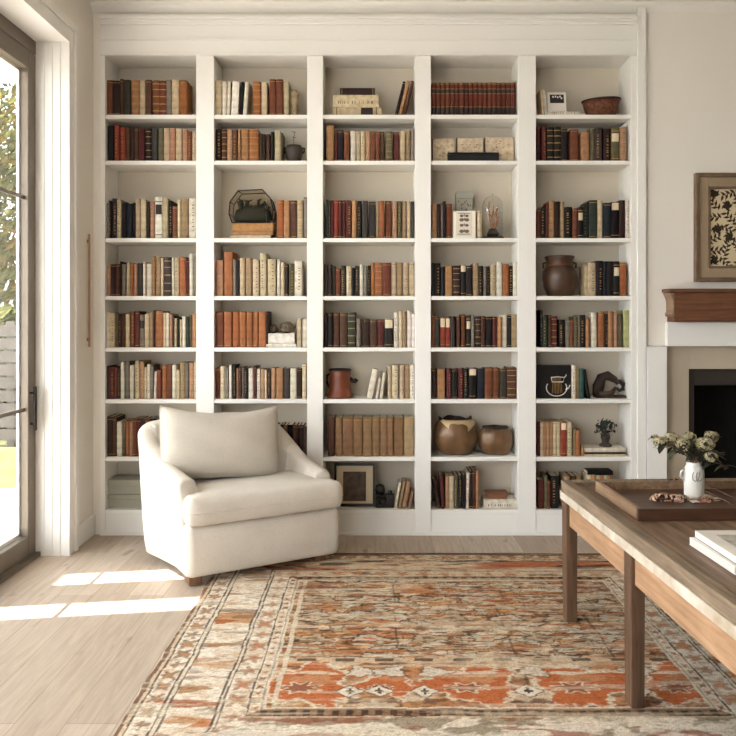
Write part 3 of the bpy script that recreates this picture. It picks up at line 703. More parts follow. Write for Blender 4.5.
# copper brown jug
o = empty('brown_jug', at_shelf(340, 5, 0.12)); s = pxm(1)
MB().lathe([(13*s,0),(13.6*s,0.6*s),(13.4*s,3.5*s),(11.4*s,6*s),(10.8*s,12*s),(10.4*s,22*s),(11*s,27*s),(10.4*s,28*s),(9.6*s,27.5*s),(9.4*s,8*s)], seg=32).build('body', M_copper, o)
MB().lathe([(10.8*s,26.6*s),(11.4*s,27.2*s),(11.2*s,28.6*s),(9.8*s,28.8*s),(9.6*s,27*s)], seg=32).build('rim', M_drift, o)
MB().tube([(10*s,0,19*s),(13*s,0,16.5*s),(15*s,0,16*s),(16.5*s,0,18.5*s)], [2.2*s,1.9*s,1.9*s,2.3*s], 10).build('spout', M_drift, o)
MB().tube([(-10*s,0,24*s),(-13*s,0,22*s),(-13.2*s,0,15*s),(-10.4*s,0,10*s)], 1.1*s, 8).build('handle', M_drift, o)
tag(o, 'reddish brown jug with dark rim and spout beside leaning ivory books', 'jug')
# framed photo on the bottom shelf
o = empty('framed_photograph', at_shelf(354.5, 7, 0.10)); s = pxm(1, 0.10)
W2, H2 = 20.5*s, 42*s
fr = MB()
fr.box(-W2, -W2+2.2*s, -0.012, 0.01, 0, H2); fr.box(W2-2.2*s, W2, -0.012, 0.01, 0, H2); fr.box(-W2+2.2*s, W2-2.2*s, -0.012, 0.01, 0, 2.6*s); fr.box(-W2+2.2*s, W2-2.2*s, -0.012, 0.01, H2-2.2*s, H2)
f_ = fr.build('frame', M_blackm, o, bevel=0.002)
MB().box(-W2+2.2*s, W2-2.2*s, -0.001, 0.008, 2.6*s, H2-2.2*s).build('mat_board', M_matb, o)
MB().box(-11.5*s, 11.5*s, -0.003, -0.0012, 5*s, 34*s).build('photograph', M_sepia, o)
o.rotation_euler = (math.radians(-7), 0, 0); o.location.z += 0.0015; tag(o, 'black framed dark landscape picture with cream mat behind the armchair', 'picture')
# black ornament
o = empty('black_ornament', at_shelf(384.5, 7, 0.09)); s = pxm(1, 0.09)
MB().box(-9.5*s, 9.5*s, -5*s, 5*s, 0, 13*s).build('body', M_blackm, o, bevel=0.008)
MB().lathe([(5*s,0),(5.2*s,1.5*s),(4.4*s,2*s),(4.2*s,5*s),(3.4*s,5*s),(3*s,3*s)], seg=24).xform(Matrix.Translation((-3*s,-5*s,8*s)) @ Matrix.Rotation(math.radians(90), 4, 'X')).build('front_ring', M_dark, o)
MB().lathe([(0.1*s,0),(4.6*s,0.6*s),(5*s,5*s),(4*s,8.5*s),(0.2*s,10*s)], seg=22).xform(Matrix.Translation((-4.5*s,0,13*s))).build('round_top', M_blackm, o)
MB().lathe([(2.2*s,0),(2.2*s,3*s),(0.2*s,3.2*s)], seg=16).xform(Matrix.Translation((5.5*s,0,13*s))).build('knob', M_dark, o)
tag(o, 'small black ornament standing between framed picture and leaning books', 'ornament')
# printed panels (bay 4, second shelf)
for (a, b, t_, lab) in ((431.8,455,138.6,'faded floral printed panel, nearest the russet side of three behind dark case'),(456.5,483,138,'faded printed panel in the middle of three behind dark leather case'),(484.5,514,137.6,'widest faded printed panel of three behind dark leather case')):
    Yp = D+0.10; xa, xb = X(a,Yp), X(b,Yp); h = Z(t_,Yp)-ZS[1]
    o = empty('printed_panel', ((xa+xb)/2, Yp, ZS[1]+0.0008)); w2 = (xb-xa)/2-0.002
    MB().box(-w2, w2, 0, 0.02, 0, h).build('panel', M_print, o, bevel=0.002)
    rr = random.Random(int(a)); mk = MB()
    for k in range(26):
        x = rr.uniform(-0.8,0.8)*w2; z_ = rr.uniform(0.12,0.9)*h; q = rr.uniform(0.003,0.009)
        mk.add([(x-q,-0.0012,z_),(x,-0.0012,z_-q*0.6),(x+q,-0.0012,z_),(x,-0.0012,z_+q*0.6)], [(0,1,2,3)])
    mk.build('print_motif', mat('faded_brown_ink', (150,118,90), 0.8, 0.1) if 'faded_brown_ink' not in bpy.data.materials else bpy.data.materials['faded_brown_ink'], o)
    eb = MB(); eb.box(-w2-0.0015, -w2+0.004, -0.0015, 0.02, 0, h); eb.build('edge_binding', M_bdark, o)
    tag(o, lab.replace('nearest the russet side of three', 'leftmost of three'), 'panel', 'printed panels on the second shelf')
o = empty('leather_case', at_shelf(473, 1, 0.055)); s = pxm(1, 0.055)
MB().box(-25.5*s, 25.5*s, -0.025, 0.03, 0, 7.2*s).build('body', M_blackm, o, bevel=0.006, segs=3)
MB().box(-25.6*s, 25.6*s, -0.0256, 0.0306, 7.25*s, 9*s).build('lid', M_blackm, o, bevel=0.004)
tag(o, 'long low dark leather case in front of three printed panels', 'case')
# patterned box, grey box behind, cream book, cloche (bay 4, third shelf)
Yp = D+0.03; s = Yp/F
o = empty('patterned_box', (X(464.5,Yp), Yp, ZS[2]+0.0008))
h = Z(211,Yp)-ZS[2]
MB().box(-11.2*s, 11.2*s, 0, 0.09, 0, h).build('body', mat('box_ivory', (232,224,208), 0.7, 0.03), o, bevel=0.002)
MB().box(-8.6*s, 7.6*s, -0.001, 0.0, 2*s, h-1*s).build('front_panel', mat('box_panel', (214,206,190), 0.7, 0.03), o)
mo = MB()
for zc, kk in ((22.5,0),(18.5,1),(13,2),(7,3)):
    for sg in (-1,1):
        c = ((sg*2.6-0.3)*s, zc*s); R_ = (2.0 if kk%2==0 else 2.4)*s
        mo.add([(c[0]+R_*math.cos(a), -0.0016, c[1]+R_*0.75*math.sin(a)) for a in [2*math.pi*j/10 for j in range(10)]], [tuple(range(10))])
    mo.add([(-0.3*s-0.7*s,-0.0017,(zc+1)*s),(-0.3*s,-0.0017,(zc-1.6)*s),(-0.3*s+0.7*s,-0.0017,(zc+1)*s),(-0.3*s,-0.0017,(zc+2.6)*s)], [(0,1,2,3)])
for zc in (4.2, 25): mo.box(-6.5*s, 5.8*s, -0.0017, -0.001, (zc-0.35)*s, (zc+0.35)*s)
mo.build('motif', M_ink, o); tag(o, 'white box with black block-printed motif, third shelf down, fourth bay', 'box')
Yq = D+0.135; s = Yq/F; o = empty('grey_box', (X(464.5,Yq), Yq, ZS[2]+0.0008))
h = Z(192,Yq)-ZS[2]
MB().box(-8*s, 8*s, 0, 0.09, 0, h*0.86).build('body', M_sbox, o, bevel=0.002)
MB().box(-8.2*s, 8.2*s, -0.002, 0.092, h*0.865, h).build('lid', M_sbox, o, bevel=0.002)
mo = MB(); rr = random.Random(3)
for k in range(12):
    x = rr.uniform(-6,6)*s; z_ = h*rr.uniform(0.6,0.84); q = 0.8*s
    mo.add([(x-q,-0.001,z_),(x,-0.001,z_-q*1.5),(x+q,-0.001,z_),(x,-0.001,z_+q*1.5)], [(0,1,2,3)])
mo.build('printed_marks', M_ink, o); tag(o, 'tall weathered grey box standing behind the white patterned box', 'box')
o = make_book(4*D/F, Z(211,D+0.032)-ZS[2], 0.13, PAL['cr'][0], 'l', None, 'cloth_bound_book'); o.location = (X(479.4,D+0.032), D+0.032, ZS[2]+0.0004)
tag(o, 'slim cream book between the white patterned box and glass dome', 'book')
o = empty('glass_dome', at_shelf(492.5, 2, 0.11)); s = pxm(1, 0.11)
MB().lathe([(11.2*s,0),(11.5*s,0.5*s),(11.2*s,2.2*s),(0.1*s,2.2*s)], seg=32).build('base', M_drift, o)
MB().lathe([(10.4*s,2.4*s),(10.4*s,33*s),(9.6*s,37.5*s),(7.2*s,41*s),(3.6*s,43*s),(0.9*s,43.6*s),(1.4*s,45*s),(0.2*s,46*s)], seg=32).build('dome', M_dome, o)
rr = random.Random(9)
cr_ = MB()
cr_.tube([(-1*s,0,2*s),(1*s,0,9*s),(-2*s,0,20*s),(-4*s,1*s,30*s),(-3*s,0,38*s)], [2.2*s,2*s,1.4*s,1.1*s,0.8*s], 8); cr_.tube([(0.5*s,0,9*s),(4*s,0,17*s),(3*s,-1*s,25*s),(5*s,0,31*s)], [2*s,1.5*s,1.3*s,0.7*s], 8)
cr_.tube([(3.4*s,0,18*s),(6.5*s,1*s,23*s)], [1.1*s,0.5*s], 6); cr_.tube([(-2*s,0,20*s),(1*s,1*s,27*s),(1.4*s,0,34*s)], [1.1*s,1*s,0.5*s], 6)
cr_.build('branch', M_petalp, o)
MB().lathe([(5*s,2.2*s),(5.6*s,6*s),(4*s,10*s),(0.2*s,11.5*s)], seg=16, wob=lambda i,a: 1+0.15*math.sin(3*a+i)).build('mound', M_drift, o)
tag(o, 'clear glass dome over a brown branch, third shelf down, fourth bay', 'glass dome')
# gold ceramic pots (bay 4, seventh shelf)
def goldpot(px, k, lab, jag):
    o = empty('gold_pot', at_shelf(px, 6, 0.135)); s = pxm(1, 0.135); o.scale = (1, 0.78, 1)
    pr_ = [(13,0),(15,0.8),(19.5,6),(22,14),(22.2,21),(20,29),(16.5,34)] if jag else [(11,0),(13,0.7),(16.4,6),(17.4,13),(16.6,20),(14.5,24.5),(13,25.5)]
    pr_ = [(a*s*k, b*s) for a, b in pr_]
    top = pr_[-1]
    w_ = (lambda i, a: 1 + (0.03*math.sin(5*a+i*0.7) + 0.02*math.sin(9*a)) ) 
    mb = MB(); mb.lathe(pr_, seg=40, wob=w_); mb.f.pop(); mb.m.pop(); mb.s.pop()
    mb.build('body', M_gold, o)
    rings = []
    for (r_, dz) in ((1.0,0),(1.02,1.6*s),(0.94,2.0*s),(0.86,0),(0.9,-6*s)):
        rings.append([((top[0]*r_*w_(6,a)*math.cos(a)), (top[0]*r_*w_(6,a)*math.sin(a)), top[1]+dz+(1.3*s*math.sin(4*a+1)+0.8*s*math.sin(7*a) if jag else 0.3*s*math.sin(5*a))) for a in [2*math.pi*j/40 for j in range(40)]])
    MB().loft(rings, cap0=False).build('rim', M_drift, o)
    if jag:
        fl = MB(); fl.loft([[((top[0]*1.03+ (3.4*s*q))*math.cos(a)*1.0, (top[0]*1.03+3.4*s*q)*math.sin(a), top[1]+1.0*s-13*s*q*(0.5+0.5*math.cos((a+1.35)*2.2))) for a in [-2.5+2.3*j/22 for j in range(23)]] for q in (0,0.35,0.7,1)], closed=False, cap0=False, cap1=False)
        so = fl.build('folded_lip', mat('pale_gold', (196,168,130), 0.3, 0.1, 12, metal=0.3), o)
        b = so.modifiers.new('thick','SOLIDIFY'); b.thickness = 0.003
    tag(o, lab, 'pot', 'gold pots on the seventh shelf')
goldpot(455.5, 1.0, 'large gold ceramic pot with torn folded rim, seventh shelf, fourth bay', True)
goldpot(495.6, 1.0, 'smaller squat gold ceramic pot beside the larger one, fourth bay', False)
# small brown box on flat book (bay 4 bottom)
x_, y_, _ = at_shelf(496, 7, 0.10); o = empty('brown_box', (x_, y_, ZS[7] + 8.9*(D+0.035)/F + 0.001)); s = pxm(1, 0.10)
MB().box(-10*s, 10*s, -0.04, 0.04, 0, 4.2*s).build('body', mat('brown_box_board', (126,82,58), 0.6, 0.1, 14), o, bevel=0.002)
MB().box(-11*s, 11*s, -0.043, 0.043, 4.25*s, 6.8*s).build('lid', M_mantel, o, bevel=0.003)
tag(o, 'small brown box on white flat book, fourth bay bottom shelf', 'box')
# bay 5 ornaments
Yp = D+0.07; s = Yp/F; o = empty('framed_card', (X(557,Yp), Yp, ZS[0]+4.7*s))
MB().box(-9.6*s, 9.6*s, 0, 0.012, 0, 21*s).build('card', M_greyc, o, bevel=0.001)
MB().box(-6.6*s, 7.4*s, -0.002, 0.0, 9.5*s, 18.5*s).build('dark_picture', M_blackm, o)
mk = MB()
for k, (x, z_) in enumerate(((-3.4,16),(-1,16.4),(1.2,15.6),(3.6,16.3),(5,14.6))): mk.box((x-0.7)*s,(x+0.7)*s,-0.003,-0.002,(z_-1.0)*s,(z_+0.9)*s)
mk.build('pale_marks', M_greyc, o)
o.rotation_euler = (math.radians(-10), 0, 0); o.location.z += 0.003; tag(o, 'pale grey card with small dark picture, propped beside brown bowl', 'card')
o = empty('brown_bowl', at_shelf(601, 0, 0.13)); s = pxm(1, 0.13)
bw = lambda i, a: 1 + 0.02*math.sin(24*a)
mb = MB(); pr_ = [(12,0),(13,0.5),(15.5,7),(17.5,14),(18.8,18.5)]
rings = [[(r_*s*bw(0,a)*math.cos(a), r_*s*0.8*bw(0,a)*math.sin(a), z_*s + z_/18.5*1.6*s*math.cos(a-0.6)) for a in [2*math.pi*j/48 for j in range(48)]] for r_, z_ in pr_]
rings += [[(r_*s*math.cos(a), r_*s*0.8*math.sin(a), z_*s + z_/18.5*1.6*s*math.cos(a-0.6)) for a in [2*math.pi*j/48 for j in range(48)]] for r_, z_ in ((17.2,18),(12,2.2))]
mb.loft(rings).build('bowl', M_basket, o)
MB().tube([(18.6*s*math.cos(a), 14.9*s*math.sin(a), 18.6*s+1.6*s*math.cos(a-0.6)) for a in [2*math.pi*j/40 for j in range(41)]], 0.9*s, 8).build('rim', M_drift, o)
tag(o, 'dark brown woven bowl with tilted rim, rightmost bay top shelf', 'bowl')
o = empty('clay_jar', at_shelf(559.5, 3, 0.13)); s = pxm(1, 0.13)
mb = MB().lathe([(11,0),(12,0.6),(15.5,9),(17.2,18),(16.6,25),(13.4,29.5),(12.2,31),(12.4,35),(14.4,38),(15,39.2),(14.2,40.2),(12.4,39.6),(11,36),(11,28)], seg=40)
mb.v = [(a*s, b*s, c*s) for a, b, c in mb.v]; mb.build('body', M_jar, o)
mb = MB().lathe([(13.2,30.4),(13.8,31),(13.2,31.8)], seg=40); mb.v = [(a*s, b*s, c*s) for a, b, c in mb.v]; mb.build('neck_band', M_copper, o)
for sg in (-1,1):
    MB().tube([(sg*13*s,0,34*s),(sg*16.5*s,0,33*s),(sg*16.3*s,0,28*s)], 1.0*s, 8).build('lug', M_jar, o)
tag(o, 'wide brown glazed clay jar on fourth shelf down, rightmost bay', 'jar')
# black box with white wire basket
Yp = D+0.06; s = Yp/F; o = empty('black_shadow_box', (X(554.6,Yp), Yp, ZS[5]+0.0008))
h = Z(365.3,Yp)-ZS[5]
MB().box(-17.5*s, 17.5*s, 0, 0.05, 0, h).build('panel', M_blackm, o, bevel=0.002)
tag(o, 'square black box with white vessel motif, sixth shelf, rightmost bay', 'box')
wv = MB(); y = -0.006
def loop(cx, cz, rx, rz, r, a0=0, a1=2*math.pi, n=26):
    wv.tube([((cx+rx*math.cos(a0+(a1-a0)*j/n))*s, y, (cz+rz*math.sin(a0+(a1-a0)*j/n))*s) for j in range(n+1)], r*s, 6)
wv.tube([(-3.6*s,y,21*s),(-2.6*s,y,16.5*s),(8.2*s,y,16.5*s),(9.6*s,y,21*s),(3*s,y,21.6*s),(-3.6*s,y,21*s)], 0.55*s, 6)
wv.tube([(9.6*s,y,21*s),(11.4*s,y,23*s),(11.2*s,y,24.2*s)], 0.5*s, 6)
loop(1.8, 10.6, 10.2, 8.2, 0.55, math.radians(150), math.radians(390))
wv.tube([(10.6*s,y,9*s),(13.5*s,y,10*s),(15.2*s,y,13.4*s)], 0.6*s, 6)
wv.build('white_outline', M_cer, o)
wv = MB()
for k in range(7):
    x = -1.6 + k*1.25; wv.tube([(x*s,y,20.4*s),((x*1.1-0.2)*s,y,15*s),((x*1.3-0.4)*s,y,4.4*s+abs(x-2)*0.3*s)], 0.28*s, 5)
wv.build('strings', M_gilt, o)
# driftwood sculpture
o = empty('driftwood_sculpture', at_shelf(609.5, 5, 0.12)); s = pxm(1, 0.12)
MB().tube([(-13*s,0,2*s),(-11*s,0,11*s),(-8*s,0,20*s),(-2*s,0,22*s),(5*s,0,18*s),(9*s,0,14*s)], [4*s,6*s,5*s,4.6*s,3.4*s,1.6*s], 14).build('body', M_drift, o)
MB().tube([(-12*s,-3*s,5*s),(-5*s,-4*s,3.4*s),(2*s,-3*s,5.5*s),(6*s,0,10*s)], [2.6*s,3.2*s,2.6*s,1.4*s], 10).build('pale_limb', M_jar, o)
MB().tube([(6*s,0,14*s),(10*s,0,16*s),(13.6*s,0,13*s),(13.4*s,0,8.5*s),(10*s,0,7*s),(7*s,0,9.5*s)], [1.6*s,2.2*s,2.4*s,2.2*s,1.8*s,1.2*s], 10).build('curled_branch', M_drift, o)
MB().box(-15*s, 15*s, -6*s, 6*s, 0, 2.2*s).build('base', M_drift, o, bevel=0.003)
tag(o, 'dark twisted driftwood sculpture beside leaning black book, rightmost bay', 'sculpture')
# dark leafy ornament
x_, y_, _ = at_shelf(605.5, 6, 0.11); o = empty('leafy_ornament', (x_, y_, z_plant)); s = pxm(1, 0.11)
MB().lathe([(6,0),(6.4,0.5),(6,2),(4,2.8),(3.4,5),(4.6,8),(4.8,10),(3.4,11.5),(1.5,12)], seg=24).xform(Matrix.Scale(s,4)).build('stand', M_clay, o)
MB().tube([(0,0,10*s),(0.6*s,0,16*s),(-0.6*s,0,24*s)], [1.1*s,0.9*s,0.5*s], 8).build('stem', M_twig, o)
lf = MB(); rr = random.Random(11)
for k in range(170):
    p = Vector((rr.gauss(0,1), rr.gauss(0,1), rr.gauss(0,1))).normalized() * rr.uniform(0.4,1)
    c = Vector((p.x*11.5*s, p.y*8*s, 18.5*s + p.z*10*s)); q = (p + Vector((rr.gauss(0,.4), rr.gauss(0,.4), rr.gauss(0,.4)))).normalized(); u = q.orthogonal().normalized(); v = q.cross(u); L_ = rr.uniform(1.2,2.6)*s
    lf.add([c-u*L_, c+v*L_*0.6+q*L_*0.3, c+u*L_, c-v*L_*0.6+q*L_*0.3], [(0,1,2,3)])
lf.build('foliage', M_leafd, o); tag(o, 'small dark leafy ornament on a stand atop flat cream books', 'ornament')
# grey storage boxes
g = 'grey lidded boxes behind the armchair'
for k, (a, b, lab) in enumerate(((501.5,508.3,'lower grey lidded box behind the armchair, leftmost bay bottom shelf'),(0,0,'upper grey lidded box behind the armchair, leftmost bay bottom shelf'))):
    Yp = D+0.05; s = Yp/F; x0, x1 = X(107.5,Yp), X(146,Yp)
    zb = ZS[7] + (0.0005 if k == 0 else 14.2*s)
    o = empty('storage_box', ((x0+x1)/2, Yp, zb)); w2 = (x1-x0)/2
    hb = 8.5*s if k == 0 else 8.0*s; hl = 5.2*s if k == 0 else 6*s
    MB().box(-w2+0.004, w2-0.004, 0.002, 0.19, 0, hb).build('body', M_sbox, o, bevel=0.002)
    MB().box(-w2, w2, -0.001, 0.193, hb+0.0003, hb+hl).build('lid', M_sbox, o, bevel=0.004)
    tag(o, lab, 'box', g)

# ------------------------------------------------------------------ fireplace and wall art
fp = empty('fireplace', (FC, D, 0)); tag(fp, 'white fireplace with brown wooden mantel and black firebox', 'fireplace')
def fpart(name, mb, mt, bevel=0.003):
    mb.v = [(a-FC, b-D, c) for a, b, c in mb.v]
    return mb.build(name, mt, fp, bevel=bevel)
YM = 5.22; xm = X(661.5, YW); xm2 = 2*FC - xm
fpart('mantel_shelf', MB().box(xm, xm2, YM, YW-0.001, Z(292,YM), Z(288.6,YM)), M_mantel)
xi = X(667, YW)
fpart('mantel_frieze', MB().box(xi, 2*FC-xi, YM+0.03, YW-0.001, Z(321.5,YM+0.03), Z(292.2,YM)), M_mantel)
for sg in (0, 1):
    mb = MB(); pro = [(0,0),(-0.012,0.0),(-0.016,0.02),(-0.008,0.035),(-0.008,0.10),(-0.016,0.13),(-0.03,0.16),(0,0.16)]
    zb = Z(292,YM)-0.165
    if sg == 0: poly = [(xi+a, zb+b) for a, b in pro]
    else: poly = [(2*FC-xi-a, zb+b) for a, b in pro][::-1]
    mb.prism(poly[::-1], YM+0.025, YW-0.001); fpart('corbel', mb, M_trayl)
xw = X(667, D-0.02)
fpart('white_frieze', MB().box(xw, 2*FC-xw, D-0.03, YW-0.001, Z(346,D), Z(322,D)), M_white)
xp0, xp1 = XR0+0.008, X(666, D)
for a, b in ((xp0, xp1), (2*FC-xp1, 2*FC-xp0)):
    mb = MB(); mb.box(a, b, D-0.02, YW+0.1, 0, Z(346.5,D)); fpart('pilaster', mb, M_white)
YSl = D+0.06; xo = X(689, YSl); zo = Z(369, YSl)
mb = MB(); mb.box(xp1, xo, YSl, YSl+0.08, 0, Z(346,D)); mb.box(2*FC-xo, 2*FC-xp1, YSl, YSl+0.08, 0, Z(346,D)); mb.box(xo, 2*FC-xo, YSl, YSl+0.08, zo, Z(346,D)); fpart('plaster_slip', mb, M_slip)
fw = 0.045
mb = MB(); mb.box(xo, xo+fw, YSl+0.02, YSl+0.07, 0, zo); mb.box(2*FC-xo-fw, 2*FC-xo, YSl+0.02, YSl+0.07, 0, zo); mb.box(xo+fw, 2*FC-xo-fw, YSl+0.02, YSl+0.07, zo-0.115, zo); fpart('iron_frame', mb, M_iron)
mb = MB(); a, b = xo+0.001, 2*FC-xo-0.001; y0, y1 = YSl+0.071, YSl+0.50
mb.box(a, b, y1, y1+0.03, 0.001, zo); mb.box(a-0.03, a, y0, y1+0.03, 0.001, zo); mb.box(b, b+0.03, y0, y1+0.03, 0.001, zo); mb.box(a, b, y0, y1, zo-0.03, zo); mb.box(a, b, y0, y1, 0.001, 0.02)
fpart('firebox', mb, M_black, 0)
mb = MB(); mb.box(2*FC-3.55, 3.55, D-0.42, D-0.031, 0.0, 0.03); fpart('hearth', mb, M_slip)
# framed botanical art
YA = YW-0.03; x0 = X(695, YA); zt_, zb_ = Z(173, YA), Z(281.7, YA); s = YA/F
art = empty('framed_art', (x0+0.31, YW, zb_)); W2 = 0.31; H = zt_-zb_
def ring(mb, w2, h0, h1, t_, y0, y1):
    mb.box(-w2, -w2+t_, y0, y1, h0, h1); mb.box(w2-t_, w2, y0, y1, h0, h1); mb.box(-w2+t_, w2-t_, y0, y1, h0, h0+t_); mb.box(-w2+t_, w2-t_, y0, y1, h1-t_, h1)
mb = MB(); ring(mb, W2, 0, H, 4.2*s, -0.045, -0.001); mb.build('outer_frame', M_taupe, art, bevel=0.004)
mb = MB(); ring(mb, W2-4.2*s, 4.2*s, H-4.2*s, 9.2*s, -0.03, -0.001); mb.build('inner_frame', mat('greige_frame', (158,138,112), 0.55, 0.06, 10), art, bevel=0.003)
mb = MB(); ring(mb, W2-13.4*s, 13.4*s, H-13.4*s, 2.2*s, -0.034, -0.001); mb.build('frame_lip', M_taupe, art, bevel=0.002)
iw, z0_, z1_ = W2-15.6*s, 15.6*s, H-15.6*s
MB().box(-iw, iw, -0.012, -0.002, z0_, z1_).build('art_paper', M_cream, art)
rr = random.Random(21); mb = MB(); yy = -0.0128
def blob(cx, cz, r, n=9, k=0.3, ang=0):
    pts = [(cx + r*(1+k*math.sin(n//2*a+ang))*math.cos(a), yy, cz + r*(1+k*math.sin(n//2*a+ang))*math.sin(a)) for a in [2*math.pi*j/18 for j in range(18)]]
    mb.add(pts, [tuple(range(18))])
def leaf(cx, cz, L_, a):
    L_ *= 1.8
    u = (math.cos(a), math.sin(a)); v = (-u[1], u[0])
    mb.add([(cx-u[0]*L_, yy, cz-u[1]*L_), (cx+v[0]*L_*0.35, yy, cz+v[1]*L_*0.35), (cx+u[0]*L_, yy, cz+u[1]*L_), (cx-v[0]*L_*0.35, yy, cz-v[1]*L_*0.35)], [(0,3,2,1)])
cells = []
nx, nz = 5, 7
for i in range(nx):
    for j in range(nz):
        cx = -iw + (i+0.5+rr.uniform(-.18,.18))*2*iw/nx; cz = z0_ + (j+0.5+rr.uniform(-.18,.18))*(z1_-z0_)/nz
        if (i+j) % 3 == 0:
            for q in range(6):
                a = q*1.05 + rr.uniform(0,1); leaf(cx+0.024*math.cos(a), cz+0.024*math.sin(a), 0.014, a+0.9)
            blob(cx, cz, 0.023, 9, 0.3)
        else:
            a0 = rr.uniform(0, 6.28)
            mb.tube([(cx-0.045*math.cos(a0), yy, cz-0.045*math.sin(a0)), (cx+0.01*math.sin(a0), yy, cz-0.01*math.cos(a0)), (cx+0.045*math.cos(a0), yy, cz+0.045*math.sin(a0))], 0.0016, 5)
            for q in range(6):
                t_ = (q-2.5)/2.5; sg = 1 if q % 2 else -1
                leaf(cx+0.04*t_*math.cos(a0)-sg*0.013*math.sin(a0), cz+0.04*t_*math.sin(a0)+sg*0.013*math.cos(a0), 0.0145, a0+sg*0.9)
# keep inside the paper
mb.v = [(max(-iw+0.003, min(iw-0.003, a)), b, max(z0_+0.003, min(z1_-0.003, c))) for a, b, c in mb.v]
mb.build('botanical_motif', mat('brown_print_ink', (64,50,38), 0.8, 0.1), art)
tag(art, 'taupe framed botanical print hanging above the wooden mantel', 'picture')

